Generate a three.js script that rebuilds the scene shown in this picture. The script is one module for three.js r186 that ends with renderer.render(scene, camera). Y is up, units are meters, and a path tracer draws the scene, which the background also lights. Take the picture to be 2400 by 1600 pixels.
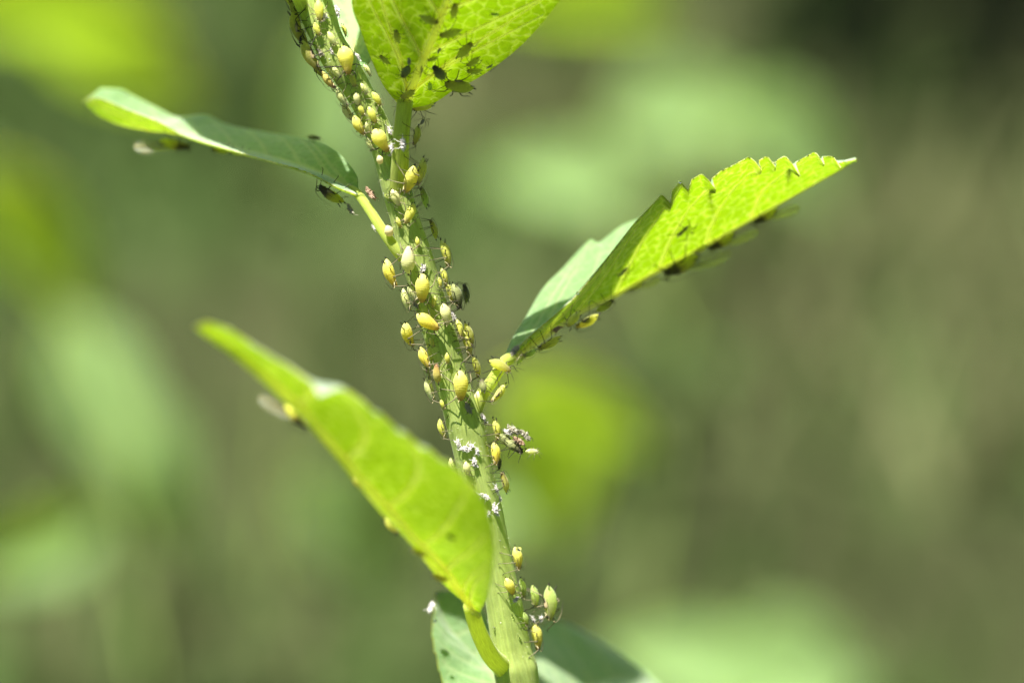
import * as THREE from 'three';
import { Sky } from 'three/addons/objects/Sky.js';
import { mergeGeometries } from 'three/addons/utils/BufferGeometryUtils.js';
import { createNoise2D, createNoise3D } from 'simplex-noise';

// ---------------------------------------------------------------- camera, sky, sun, exposure
const V3 = THREE.Vector3;
const scene = new THREE.Scene();
const DIST = 0.32, PITCH = THREE.MathUtils.degToRad(25), PX = 0.0325e-3;      // a macro lens 32 cm from the shoot, looking down 25 degrees; the field is 78 mm wide
const RIGHT = new V3(1, 0, 0), UP = new V3(0, Math.cos(PITCH), -Math.sin(PITCH)), BACK = new V3(0, Math.sin(PITCH), Math.cos(PITCH));
const camera = new THREE.PerspectiveCamera(2 * Math.atan(800 * PX / DIST) * 180 / Math.PI, 1024 / 682, 0.02, 400);
camera.position.copy(BACK).multiplyScalar(DIST);
camera.lookAt(0, 0, 0);
camera.updateMatrixWorld(true);
camera.focus = DIST - 0.0016;
camera.userData.fStop = camera.getFocalLength() / 9;                        // an opening of 9 mm
const dir = (x, y, z) => new V3().addScaledVector(RIGHT, x).addScaledVector(UP, y).addScaledVector(BACK, z).normalize();
const SUN = dir(-0.25, 0.87, 0.40);
const sky = new Sky();
sky.name = 'sky'; sky.scale.setScalar(200); sky.userData.kind = 'structure';
Object.assign(sky.material.uniforms.sunPosition.value, SUN);
sky.material.uniforms.turbidity.value = 7; sky.material.uniforms.rayleigh.value = 0.14; sky.material.uniforms.mieCoefficient.value = 0.003;
scene.add(sky);
scene.environmentIntensity = 0.11;
const sun = new THREE.DirectionalLight(new THREE.Color(1, 0.95, 0.86), 4.6);
sun.position.copy(SUN).multiplyScalar(2); sun.target.position.set(0, 0, 0);
sun.castShadow = true; sun.shadow.mapSize.set(4096, 4096); sun.shadow.bias = -0.00002;
Object.assign(sun.shadow.camera, { left: -0.6, right: 0.6, top: 0.6, bottom: -0.6, near: 0.5, far: 4 });
scene.add(sun, sun.target);
const renderer = new THREE.WebGLRenderer({ antialias: true });
renderer.setSize(1024, 682);
renderer.toneMapping = THREE.LinearToneMapping;
renderer.toneMappingExposure = 3.6;
renderer.shadowMap.enabled = true;

// ---------------------------------------------------------------- helpers
let seed = 7;
const rnd = () => { seed = (seed + 0x6d2b79f5) | 0; let t = Math.imul(seed ^ (seed >>> 15), 1 | seed); t = (t + Math.imul(t ^ (t >>> 7), 61 | t)) ^ t; return ((t ^ (t >>> 14)) >>> 0) / 4294967296; };
const rr = (a, b) => a + (b - a) * rnd();
const noise2 = createNoise2D(rnd), noise3 = createNoise3D(rnd);
const clamp = (x, a = 0, b = 1) => Math.min(b, Math.max(a, x)), smooth = (a, b, x) => { const t = clamp((x - a) / (b - a)); return t * t * (3 - 2 * t); };
const lin = (r, g, b) => new THREE.Color().setRGB(r, g, b);
// a point of the place: x and y in hundredths of the field (2400 by 1600 steps), z in millimetres towards the lens from the focal plane
const at = (px, py, z = 0) => { const k = PX * (DIST - z * 1e-3) / DIST; return new V3().addScaledVector(RIGHT, (px - 1200) * k).addScaledVector(UP, (800 - py) * k).addScaledVector(BACK, z * 1e-3); };
const names = new Map();
const numbered = (n) => { const k = names.get(n) ?? 0; names.set(n, k + 1); return k ? n + '_' + String(k).padStart(3, '0') : n; };
function mesh(name, geo, mat, parent) { const m = new THREE.Mesh(geo, mat); m.name = name; m.castShadow = m.receiveShadow = true; parent.add(m); return m; }
function thing(name, label, category, group) { const g = new THREE.Group(); g.name = numbered(name); g.userData = { label, category }; if (group) g.userData.group = group; scene.add(g); return g; }
function part(name, parent) { const g = new THREE.Group(); g.name = name; parent.add(g); return g; }
const curve = (pts, type = 'centripetal') => new THREE.CatmullRomCurve3(pts, false, type);

// a tapering tube along points, with a radius (and a colour) at each of them; shape(angle, t) may ridge it
function tube(pts, radii, { sides = 6, colors, cap = true, shape, uv } = {}) {
  const n = pts.length, P = [], N = [], C = [], U = [], I = [], tan = pts.map((p, i) => pts[Math.min(n - 1, i + 1)].clone().sub(pts[Math.max(0, i - 1)]).normalize());
  let side = new V3(0, 0, 1).cross(tan[0]); if (side.lengthSq() < 1e-4) side.set(1, 0, 0).cross(tan[0]); side.normalize();
  let run = 0;
  for (let i = 0; i < n; i++) {
    side.addScaledVector(tan[i], -side.dot(tan[i])).normalize();
    const up = new V3().crossVectors(tan[i], side);
    if (i) run += pts[i].distanceTo(pts[i - 1]);
    for (let j = 0; j <= sides; j++) {
      const a = j / sides * 2 * Math.PI, d = side.clone().multiplyScalar(Math.cos(a)).addScaledVector(up, Math.sin(a)), r = radii[i] * (shape ? shape(a, i / (n - 1)) : 1);
      P.push(...pts[i].clone().addScaledVector(d, r)); N.push(...d); U.push(j / sides, run / (uv ?? 0.01));
      if (colors) C.push(...colors[i]);
      if (i && j) { const b = i * (sides + 1) + j, c = b - sides - 1; I.push(c - 1, c, b - 1, c, b, b - 1); }
    }
  }
  if (cap) for (const [e, s] of [[0, -1], [n - 1, 1]]) {
    const k = P.length / 3, b = e * (sides + 1);
    P.push(...pts[e].clone().addScaledVector(tan[e], s * radii[e] * 0.5)); N.push(...tan[e].clone().multiplyScalar(s)); U.push(0, 0); if (colors) C.push(...colors[e]);
    for (let j = 0; j < sides; j++) s > 0 ? I.push(b + j, b + j + 1, k) : I.push(b + j + 1, b + j, k);
  }
  const g = new THREE.BufferGeometry();
  g.setAttribute('position', new THREE.Float32BufferAttribute(P, 3));
  g.setAttribute('normal', new THREE.Float32BufferAttribute(N, 3));
  g.setAttribute('uv', new THREE.Float32BufferAttribute(U, 2));
  if (colors) g.setAttribute('color', new THREE.Float32BufferAttribute(C, 3));
  g.setIndex(I);
  if (shape) g.computeVertexNormals();
  return g;
}
function lerpList(list, x) { for (let i = 1; i < list.length; i++) if (x <= list[i][0]) { const [a, b] = [list[i - 1], list[i]], k = (x - a[0]) / (b[0] - a[0]); return a.slice(1).map((v, j) => v + (b[j + 1] - v) * k); } return list.at(-1).slice(1); }
function texture(w, h, f, srgb = true) {
  const d = new Uint8Array(w * h * 4);
  for (let y = 0; y < h; y++) for (let x = 0; x < w; x++) { const c = f((x + 0.5) / w, (y + 0.5) / h); for (let k = 0; k < 3; k++) d[(y * w + x) * 4 + k] = 255 * clamp(c[k]); d[(y * w + x) * 4 + 3] = 255; }
  const t = new THREE.DataTexture(d, w, h); t.magFilter = THREE.LinearFilter; t.minFilter = THREE.LinearFilter; t.wrapS = t.wrapT = THREE.RepeatWrapping;
  if (srgb) t.colorSpace = THREE.SRGBColorSpace; t.needsUpdate = true; return t;
}
const hash = (x, y, k) => { let h = Math.imul(x | 0, 374761393) ^ Math.imul(y | 0, 668265263) ^ Math.imul(k, 1274126177); h = Math.imul(h ^ (h >>> 13), 1274126177); return ((h ^ (h >>> 16)) >>> 0) / 4294967296; };
// distance from a point to the nearest wall of a net of cells one unit wide
function net(x, y, k) {
  const cx = Math.floor(x), cy = Math.floor(y); let f1 = 9, f2 = 9;
  for (let j = -1; j <= 1; j++) for (let i = -1; i <= 1; i++) {
    const dx = cx + i + 0.12 + 0.76 * hash(cx + i, cy + j, k) - x, dy = cy + j + 0.12 + 0.76 * hash(cx + i, cy + j, k + 7) - y, d = Math.sqrt(dx * dx + dy * dy);
    if (d < f1) { f2 = f1; f1 = d; } else if (d < f2) f2 = d;
  }
  return (f2 - f1) * 0.5;
}

// ---------------------------------------------------------------- the ground
const GROUND = -0.42;
const groundAt = (px, py) => { const o = camera.position, d = at(px, py).sub(o).normalize(); return o.clone().addScaledVector(d, (GROUND - o.y) / d.y); };
// what covers the ground: bare dark soil, grass and dry straw in patches
const patches = [
  [2300, 60, 0.14, 'soil', 1.2], [2200, 900, 0.12, 'straw', 1.1], [1280, 330, 0.06, 'straw', 0.9], [700, 900, 0.10, 'soil', 0.9], [1650, 1100, 0.07, 'soil', 0.8],
  [2330, 1500, 0.10, 'soil', 1.1], [300, 1480, 0.06, 'straw', 0.5], [900, 1500, 0.08, 'soil', 0.6], [1900, 650, 0.06, 'straw', 0.5],
].map(([x, y, r, kind, w]) => ({ p: groundAt(x, y), r, kind, w }));
function cover(x, z) {
  let soil = 0.25 + 0.35 * noise2(x * 7, z * 7) + 0.2 * noise2(x * 23, z * 23), straw = 0.12 + 0.3 * noise2(x * 5 + 40, z * 5);
  for (const q of patches) { const d = Math.hypot(x - q.p.x, z - q.p.z), k = q.w * (1 - smooth(q.r * 0.5, q.r * 1.25, d + 0.02 * noise2(x * 30, z * 30))); if (q.kind === 'soil') soil += k; else { straw += k; soil -= k * 0.5; } }
  return [clamp(soil), clamp(straw)];
}
{
  const tile = 1.6;
  const soilMap = texture(512, 512, (u, v) => {
    const a = u * 2 * Math.PI, b = v * 2 * Math.PI, n = noise3(Math.cos(a) * 3 + 9, Math.sin(a) * 3, b * 0.01) * 0.5, x = (u - 0.5) * tile, z = (v - 0.5) * tile;
    const [s] = cover(x, z - 1.05), g = 0.5 + 0.5 * noise2(x * 160, z * 160), k = 0.75 + 0.35 * g + 0.1 * n;
    const c = [0.22 * s + 0.26 * (1 - s), 0.24 * s + 0.33 * (1 - s), 0.15 * s + 0.18 * (1 - s)];
    return c.map((q) => q * k);
  });
  soilMap.wrapS = soilMap.wrapT = THREE.MirroredRepeatWrapping;
  const g = new THREE.PlaneGeometry(240, 240, 60, 60); g.rotateX(-Math.PI / 2);
  const p = g.attributes.position, uv = g.attributes.uv;
  for (let i = 0; i < p.count; i++) uv.setXY(i, p.getX(i) / tile + 0.5, (p.getZ(i) + 1.05) / tile + 0.5);
  const ground = mesh('ground', g, new THREE.MeshPhysicalMaterial({ map: soilMap, roughness: 1, specularIntensity: 0 }), scene);
  ground.position.y = GROUND; ground.userData.kind = 'structure';
  // grass round the plants
  const blade = new THREE.BufferGeometry();
  blade.setAttribute('position', new THREE.Float32BufferAttribute([-0.5, 0, 0, 0.5, 0, 0, -0.36, 0.5, 0.12, 0.36, 0.5, 0.12, 0, 1, 0.42], 3));
  blade.setIndex([0, 1, 2, 1, 3, 2, 2, 3, 4]); blade.computeVertexNormals();
  const N = 26000, grass = new THREE.InstancedMesh(blade, new THREE.MeshPhysicalMaterial({ color: 0xffffff, roughness: 1, specularIntensity: 0, transmission: 0.3, side: THREE.DoubleSide }), N);
  const m = new THREE.Matrix4(), q = new THREE.Quaternion(), e = new THREE.Euler(); let n = 0;
  while (n < N) {
    const z = -rr(0.35, 2.6), x = rr(-0.7, 0.7) * (0.7 - z * 0.35), [s, st] = cover(x, z);
    if (rnd() < s * 0.85) continue;
    e.set(rr(-0.5, 0.5), rr(0, 6.3), rr(-0.5, 0.5)); q.setFromEuler(e);
    const h = rr(0.025, 0.06), dry = rnd() < st * 1.1;
    m.compose(new V3(x, GROUND - 0.001, z), q, new V3(rr(0.003, 0.006), h, h)); grass.setMatrixAt(n, m);
    const k = rr(0.75, 1.25);
    grass.setColorAt(n++, dry ? lin(0.18 * k, 0.19 * k, 0.09 * k) : lin(0.074 * k, 0.122 * k, 0.034 * k));
  }
  grass.name = 'grass'; grass.userData = { kind: 'stuff', label: 'short blurred grass and dry straw on the dark soil', category: 'grass' };
  grass.castShadow = grass.receiveShadow = true; scene.add(grass);
}

// ---------------------------------------------------------------- materials of the plant
const soft = (color, o = {}) => new THREE.MeshPhysicalMaterial({ color, roughness: 1, transmission: 0.5, specularIntensity: 0.4, side: THREE.DoubleSide, ...o });
const stemMap = texture(256, 512, (u, v) => {
  const a = u * 2 * Math.PI, f = noise3(Math.cos(a) * 6, Math.sin(a) * 6, v * 3) * 0.5 + 0.5, g = noise3(Math.cos(a) * 17, Math.sin(a) * 17, v * 9) * 0.5 + 0.5, s = noise3(Math.cos(a) * 22, Math.sin(a) * 22, v * 60);
  const k = 0.84 + 0.12 * f + 0.07 * g, spot = s > 0.72 ? 0.16 : 0;
  return [k * 0.92 + spot, k * 0.97 + spot, k * (0.78 + 0.12 * g) + spot];
});
stemMap.wrapT = THREE.MirroredRepeatWrapping;
const M = {
  stem: soft(lin(0.76, 0.83, 0.29), { map: stemMap, transmission: 0.55, clearcoat: 0.25, clearcoatRoughness: 0.5 }),
  petiole: soft(lin(0.84, 0.86, 0.22), { map: stemMap, transmission: 0.68, clearcoat: 0.25, clearcoatRoughness: 0.45 }),
  vein: soft(lin(1.0, 0.97, 0.62), { transmission: 0.94, roughness: 0.5 }),
  bud: soft(lin(0.78, 0.7, 0.38), { transmission: 0.4, clearcoat: 0.3, clearcoatRoughness: 0.35 }),
};
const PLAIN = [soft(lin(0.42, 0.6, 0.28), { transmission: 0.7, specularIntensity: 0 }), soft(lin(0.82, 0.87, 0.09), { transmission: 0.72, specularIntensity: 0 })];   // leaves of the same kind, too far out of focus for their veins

// ---------------------------------------------------------------- leaves
// side veins as (along 0..1, across -1..1) polylines
function sideVeins(steep = false) {
  const out = [], starts = steep ? [[0.015, 0.42], [0.03, 0.30], [0.16, 0.26], [0.3, 0.25], [0.44, 0.24], [0.58, 0.22], [0.72, 0.18]] : [[0.02, 0.3], [0.1, 0.26], [0.22, 0.24], [0.35, 0.23], [0.48, 0.22], [0.61, 0.2], [0.74, 0.16]];
  for (const s of [-1, 1]) for (const [a, d] of starts) { const l = [], o = a + (s > 0 ? 0.02 : 0); for (let i = 0; i <= 10; i++) { const k = i / 10; l.push([o + d * (0.75 * k + 0.25 * k * k), s * 0.95 * Math.pow(k, 0.88)]); } out.push(l); }
  return out;
}
// One leaf between two edges and its midrib, each a list of [x, y, z]; the blade is a closed body with an upper and a lower skin
function makeLeaf(plant, { mid, edgeA, edgeB, rows = 110, across = 12, thick = 0.26e-3, petiole, petioleR = [0.6e-3, 0.5e-3], res = [256, 512], steep = false, quilt = 0.05e-3, bulge = 0.04, veinK = 1, ribR = 0.34e-3, flare = 0.6, lowerColor, upperColor }) {
  const leaf = part('leaf', plant), base = at(...mid[0]), tip = at(...mid.at(-1)), axis = tip.clone().sub(base), len2 = axis.lengthSq();
  const line = (list, sharp) => { let last = -1; const out = list.map((p, i) => { const w = at(...p); let t = i === 0 ? 0 : i === list.length - 1 ? 1 : w.clone().sub(base).dot(axis) / len2; t = Math.min(Math.max(t, last + 0.005), 1 - 0.005 * (list.length - 1 - i)); if (i && i < list.length - 1 && sharp) w.addScaledVector(axis, Math.max(0, t - w.clone().sub(base).dot(axis) / len2)); last = t; return { t, w }; }); return out; };
  const sampler = (list, round) => { const l = line(list, !round), c = round ? curve(l.map((q) => q.w)) : null; return { ts: l.map((q) => q.t), f: (t) => { let i = 1; while (i < l.length - 1 && t > l[i].t) i++; const k = clamp((t - l[i - 1].t) / (l[i].t - l[i - 1].t)); return c ? c.getPoint((i - 1 + k) / (l.length - 1)) : l[i - 1].w.clone().lerp(l[i].w, k); } }; };
  const A = sampler(edgeA.pts ?? edgeA, !edgeA.sharp), Mi = sampler(mid, true), B = sampler(edgeB.pts ?? edgeB, !edgeB.sharp);
  const ts = [...Array(rows + 1).keys()].map((i) => i / rows).concat(edgeA.sharp ? A.ts : [], edgeB.sharp ? B.ts : []).sort((a, b) => a - b).filter((t, i, a) => !i || t - a[i - 1] > 0.0006);
  const R = ts.length, W = 2 * across + 1, P = [], width = [], tooth = [];
  const calm = (S, sharp, t) => { if (!sharp) return S.f(t); const r = Math.min(0.045, t, 1 - t), o = new V3(); for (let q = -5; q <= 5; q++) o.addScaledVector(S.f(t + r * q / 5), 1 / 11); return o; };
  for (let i = 0; i < R; i++) {
    const a = A.f(ts[i]), m = Mi.f(ts[i]), b = B.f(ts[i]), ca = calm(A, edgeA.sharp, ts[i]), cb = calm(B, edgeB.sharp, ts[i]); width.push([ca.distanceTo(m), cb.distanceTo(m)]);
    for (let j = 0; j < W; j++) { const x = (j - across) / across, k = Math.abs(x), w = smooth(0.6, 1, k); P.push(m.clone().lerp(x < 0 ? ca : cb, k)); tooth.push((x < 0 ? a : b).clone().sub(x < 0 ? ca : cb).multiplyScalar(w)); }
  }
  const id = (i, j) => i * W + j, N = P.map(() => new V3());
  const normals = () => { for (let i = 0; i < R; i++) for (let j = 0; j < W; j++) { const du = P[id(i, Math.min(W - 1, j + 1))].clone().sub(P[id(i, Math.max(0, j - 1))]), dv = P[id(Math.min(R - 1, i + 1), j)].clone().sub(P[id(Math.max(0, i - 1), j)]); N[id(i, j)].crossVectors(du, dv).normalize(); } };
  normals();
  const sum = N.reduce((s, n) => s.add(n), new V3()), flip = sum.dot(new V3(0, 1, 0)) < 0 ? -1 : 1;
  N.forEach((n) => n.multiplyScalar(flip));
  for (let i = 0; i < R; i++) for (let j = 0; j < W; j++) {          // arch of each half and the quilting between veins
    const x = (j - across) / across, k = Math.abs(x), w = width[i][x < 0 ? 0 : 1], p = P[id(i, j)];
    p.addScaledVector(N[id(i, j)], bulge * w * 4 * k * (1 - k) + quilt * noise3(p.x * 700, p.y * 700, p.z * 700) * smooth(0, 0.15, k) * smooth(1, 0.8, k));
  }
  normals(); N.forEach((n) => n.multiplyScalar(flip));
  P.forEach((p, i) => p.add(tooth[i]));
  const pos = [], uv = [], top = [], bottom = [];
  for (const s of [0.5, -0.5]) for (let i = 0; i < R; i++) for (let j = 0; j < W; j++) { const thin = thick * (0.45 + 0.55 * smooth(0, 0.1, 1 - Math.abs(j - across) / across)); pos.push(...P[id(i, j)].clone().addScaledVector(N[id(i, j)], s * thin)); uv.push(j / (W - 1), ts[i]); }
  const o = R * W;
  for (let i = 1; i < R; i++) for (let j = 1; j < W; j++) { const a = id(i - 1, j - 1), b = id(i - 1, j), c = id(i, j - 1), d = id(i, j); (flip > 0 ? top : bottom).push(...[a, b, c, b, d, c].map((k) => k + (flip > 0 ? 0 : o))); (flip > 0 ? bottom : top).push(...[a, c, b, b, c, d].map((k) => k + (flip > 0 ? o : 0))); }
  const rim = (a, b) => bottom.push(a, b, a + o, b, b + o, a + o);
  for (let i = 1; i < R; i++) { rim(id(i, 0), id(i - 1, 0)); rim(id(i - 1, W - 1), id(i, W - 1)); }
  for (let j = 1; j < W; j++) { rim(id(0, j - 1), id(0, j)); rim(id(R - 1, j), id(R - 1, j - 1)); }
  const g = new THREE.BufferGeometry();
  g.setAttribute('position', new THREE.Float32BufferAttribute(pos, 3)); g.setAttribute('uv', new THREE.Float32BufferAttribute(uv, 2));
  g.setIndex([...top, ...bottom]); g.addGroup(0, top.length, 0); g.addGroup(top.length, bottom.length, 1); g.setAttribute('normal', new THREE.Float32BufferAttribute([...N.flatMap((n) => [n.x, n.y, n.z]), ...N.flatMap((n) => [-n.x, -n.y, -n.z])], 3));
  // the print of the veins: pale main veins and a net of fine ones round green cells
  const veins = sideVeins(steep), length = Math.sqrt(len2), wAt = (t, x) => { const i = clamp(Math.floor(t * (R - 1)), 0, R - 1); return width[Math.min(R - 1, i)][x < 0 ? 0 : 1]; };
  const flat = veins.map((l) => l.map(([t, x]) => [t * length * 1e3, x * wAt(clamp(t), x) * 1e3]));
  const vein = (u, v) => {
    const x = u * 2 - 1, X = x * wAt(v, x) * 1e3, Y = v * length * 1e3; let d = 9;
    for (let q = 0; q < flat.length; q++) { if ((q < flat.length / 2) !== (x < 0)) continue; const l = flat[q]; for (let i = 1; i < l.length; i++) { const [ay, ax] = l[i - 1], [by, bx] = l[i], ex = bx - ax, ey = by - ay, k = clamp(((X - ax) * ex + (Y - ay) * ey) / (ex * ex + ey * ey)), e = Math.hypot(X - ax - k * ex, Y - ay - k * ey) / (1.25 - 0.8 * (i - 1 + k) / (l.length - 1)); if (e < d) d = e; } }
    const midrib = Math.abs(X) / (1.3 - 0.9 * v), wx = X + 0.25 * noise2(X * 0.8, Y * 0.8), wy = Y + 0.25 * noise2(X * 0.8 + 9, Y * 0.8);
    const fine = net(wx / 1.05, wy / 1.05, 3) * 1.05, finer = net(wx / 0.46, wy / 0.46, 5) * 0.46;
    return { main: Math.max(1 - smooth(0.10, 0.22, d), 1 - smooth(0.2, 0.4, midrib)), fine: 1 - smooth(0.025, 0.12, fine), finer: 1 - smooth(0.01, 0.06, finer), mottle: noise2(X * 1.3, Y * 1.3) * 0.5 + noise2(X * 4.5, Y * 4.5) * 0.5 };
  };
  const cells = []; for (let y = 0; y < res[1]; y++) for (let x = 0; x < res[0]; x++) cells.push(vein((x + 0.5) / res[0], (y + 0.5) / res[1]));
  const cell = (u, v) => cells[Math.floor(v * res[1]) * res[0] + Math.floor(u * res[0])];
  const lower = texture(...res, (u, v) => { const c = cell(u, v), k = clamp(c.main + 0.75 * c.fine + 0.25 * c.finer), m = 1 + 0.05 * c.mottle; return [m * (0.82 + 0.18 * k), m * (0.87 + 0.13 * k), 0.15 + 0.65 * k * k * veinK]; });
  const upper = texture(...res, (u, v) => { const c = cell(u, v), k = clamp(c.main + 0.55 * c.fine + 0.2 * c.finer), m = 1 + 0.05 * c.mottle; return [m * (0.74 + 0.13 * k), m * (0.87 + 0.06 * k), m * (0.66 + 0.1 * k)]; });
  const relief = texture(...res, (u, v) => { const c = cell(u, v), k = clamp(c.main + 0.7 * c.fine + 0.2 * c.finer); return [k, k, k]; }, false);
  const blade = mesh('blade', g, [
    soft(upperColor ?? lin(0.66, 0.76, 0.62), { map: upper, bumpMap: relief, bumpScale: -0.00004, transmission: 0.76, clearcoat: 0.5, clearcoatRoughness: 0.42 }),
    soft(lowerColor ?? lin(0.96, 0.91, 0.36), { map: lower, bumpMap: relief, bumpScale: 0.00006, transmission: 0.8, clearcoat: 0.12, clearcoatRoughness: 0.5 })], leaf);
  // raised veins on the underside
  const under = (t, x) => { const fi = clamp(t) * (R - 1), i = Math.min(R - 2, Math.floor(fi)), fj = (clamp(x, -1, 1) * across) + across, j = Math.min(W - 2, Math.floor(fj)), a = fi - i, b = fj - j; const q = (arr) => arr[id(i, j)].clone().multiplyScalar((1 - a) * (1 - b)).addScaledVector(arr[id(i + 1, j)], a * (1 - b)).addScaledVector(arr[id(i, j + 1)], (1 - a) * b).addScaledVector(arr[id(i + 1, j + 1)], a * b); return q(P).addScaledVector(q(N), -thick * 0.5); };
  const indexOf = (t) => { let i = 0; while (i < R - 1 && ts[i] < t) i++; return i / (R - 1); };
  const ribs = (l, r0, r1, name) => mesh(name, tube(l.map(([t, x]) => under(indexOf(t), x)), l.map((_, i) => r0 + (r1 - r0) * i / (l.length - 1)), { sides: 7 }), M.vein, leaf);
  ribs([...Array(30).keys()].map((i) => [i / 29 * 0.98, 0]), ribR, ribR * 0.24, 'midrib');
  for (const l of veins) ribs(l, 0.13e-3, 0.045e-3, 'side_vein');
  let stalk;
  if (petiole) {
    const c = curve(petiole.map((p) => at(...p))).getPoints(28);
    stalk = { pts: c, r: c.map((_, i) => (petioleR[0] + (petioleR[1] - petioleR[0]) * Math.sin(i / 28 * Math.PI / 2)) * (1 + flare * Math.exp(-i / 4.5))) };
    mesh('petiole', tube(c, stalk.r, { sides: 16, uv: 0.006, shape: (a) => 1 - 0.1 * Math.pow(Math.max(0, Math.sin(a)), 6) }), M.petiole, leaf);
  }
  return { blade, leaf, stalk };
}

// ---------------------------------------------------------------- the infested plant
const plant = thing('infested_plant', 'green leafy shoot with a ridged stem crowded with aphids', 'plant');
const stemPts = [[560, -620, -5, 22], [610, -430, -1.5, 26], [662, -240, 0.8, 30], [700, -110, 1.7, 34], [736, -10, 2.1, 38], [770, 100, 2.3, 36], [832, 200, 2.1, 31.5], [884, 300, 1.8, 31], [918, 400, 1.44, 32], [946, 500, 1.08, 33], [974, 600, 0.72, 36], [1005, 700, 0.36, 37], [1035, 800, 0.0, 38.5], [1062, 900, -0.36, 39], [1092, 1000, -0.72, 42], [1114, 1100, -1.08, 41], [1136, 1200, -1.44, 41], [1155, 1300, -1.8, 41], [1178, 1400, -2.22, 42], [1196, 1500, -2.64, 44.5], [1215, 1600, -3.0, 46], [1250, 1790, -3.9, 48], [1330, 2300, -7.2, 52]];
const stemCurve = curve(stemPts.map(([x, y, z]) => at(x, y, z))).getPoints(420), stemR = stemCurve.map((_, i) => lerpList(stemPts.map((p, k) => [k / (stemPts.length - 1), p[3] * PX]), i / 420)[0]);
for (const [y, w] of [[150, 0.12], [440, 0.06], [585, 0.08], [985, 0.03], [1575, 0.16]]) stemCurve.forEach((p, i) => { const d = 800 - p.dot(UP) / PX - y; stemR[i] *= 1 + w * Math.exp(-(d * d) / (d < 0 ? 900 : 2600)); });
// on down to the soil
const low = stemCurve.at(-1).clone(), foot = new V3(low.x + 0.03, GROUND - 0.01, low.z - 0.02);
const downCurve = curve([stemCurve.at(-2), low, low.clone().lerp(foot, 0.3).add(new V3(-0.004, 0, 0.006)), foot]).getPoints(40).slice(15);
const stemAll = [...stemCurve, ...downCurve], stemRAll = [...stemR, ...downCurve.map((_, i) => stemR.at(-1) * (1 + i * 0.02))];
const ridge = (a, t) => 1 + 0.03 * Math.cos(5 * (a - 5 * t)) + 0.012 * Math.cos(9 * a + 30 * t) + 0.012 * noise3(Math.cos(a) * 1.5, Math.sin(a) * 1.5, t * 60);
mesh('stem', tube(stemAll, stemRAll, { sides: 40, uv: 0.009, shape: ridge }), M.stem, plant);
const STEM = { pts: stemCurve, r: stemR };

{ // fine hairs and crumbs of wax on the stem
  const hairs = [], crumbs = [], white = [0.75, 0.73, 0.66], tan = [0.3, 0.25, 0.12];
  for (let i = 0; i < 680; i++) {
    const q = Math.floor(rr(90, 400)), a = stemCurve[q + 1].clone().sub(stemCurve[q]).normalize(), d = new V3(rr(-1, 1), rr(-1, 1), rr(-1, 1)); d.addScaledVector(a, -d.dot(a)).normalize();
    const o = stemCurve[q].clone().addScaledVector(d, stemR[q] * 0.98);
    if (i < 540) { const l = rr(0.12e-3, 0.32e-3), e = o.clone().addScaledVector(d, l).addScaledVector(a, rr(-0.5, 0.5) * l); hairs.push(tube([o, o.clone().lerp(e, 0.5), e], [0.011e-3, 0.009e-3, 0.003e-3], { sides: 3, cap: false })); }
    else { const g = new THREE.TetrahedronGeometry(rr(0.02e-3, 0.07e-3), 0); g.rotateX(rr(0, 6)); g.rotateZ(rr(0, 6)); g.scale(rr(0.6, 1.8), rr(0.6, 1.8), 1); g.translate(o.x + d.x * 3e-5, o.y + d.y * 3e-5, o.z + d.z * 3e-5); const c = rnd() < 0.7 ? white : tan; g.setAttribute('color', new THREE.Float32BufferAttribute(Array(g.attributes.position.count).fill(c).flat(), 3)); crumbs.push(g); }
  }
  const h = mesh('hair', mergeGeometries(hairs), soft(lin(0.8, 0.8, 0.6), { transmission: 0.5 }), plant); h.userData.kind = 'stuff';
  const c = mesh('wax_crumbs', mergeGeometries(crumbs), new THREE.MeshStandardMaterial({ vertexColors: true, roughness: 0.9 }), scene); c.userData = { kind: 'stuff', label: 'tiny white and tan crumbs scattered on the stem', category: 'crumbs' };
}
const zT = (py, k = 0) => 3.2 + (250 - py) * 0.0325 * 0.82 - k;
const leafTop = makeLeaf(plant, {
  mid: [[947, 250], [975, 180], [1000, 120], [1029, 50], [1048, 0], [1085, -110], [1130, -230], [1190, -380], [1240, -480]].map(([x, y]) => [x, y, zT(y)]),
  edgeA: [[944, 252, 0], [905, 210, 0.3], [872, 143, 0.7], [847, 77, 1], [824, 0, 1.3], [856, -80, 1.5], [930, -190, 1.5], [1060, -340, 0.9], [1240, -482, 0]].map(([x, y, k]) => [x, y, zT(y, k)]),
  edgeB: [[951, 254, 0], [1015, 241, 0.4], [1064, 210, 0.7], [1111, 187, 1], [1174, 145, 1.2], [1233, 94, 1.5], [1312, 0, 1.8], [1400, -130, 1.8], [1420, -300, 1.5], [1245, -480, 0]].map(([x, y, k]) => [x, y, zT(y, k)]),
  petiole: [[930, 462, 1.3], [934, 418, 2.1], [938, 370, 2.9], [940, 320, 3.5], [945, 275, 3.4], [949, 235, 3.5]], petioleR: [0.68e-3, 0.6e-3], res: [640, 1024], steep: true,
});
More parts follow.
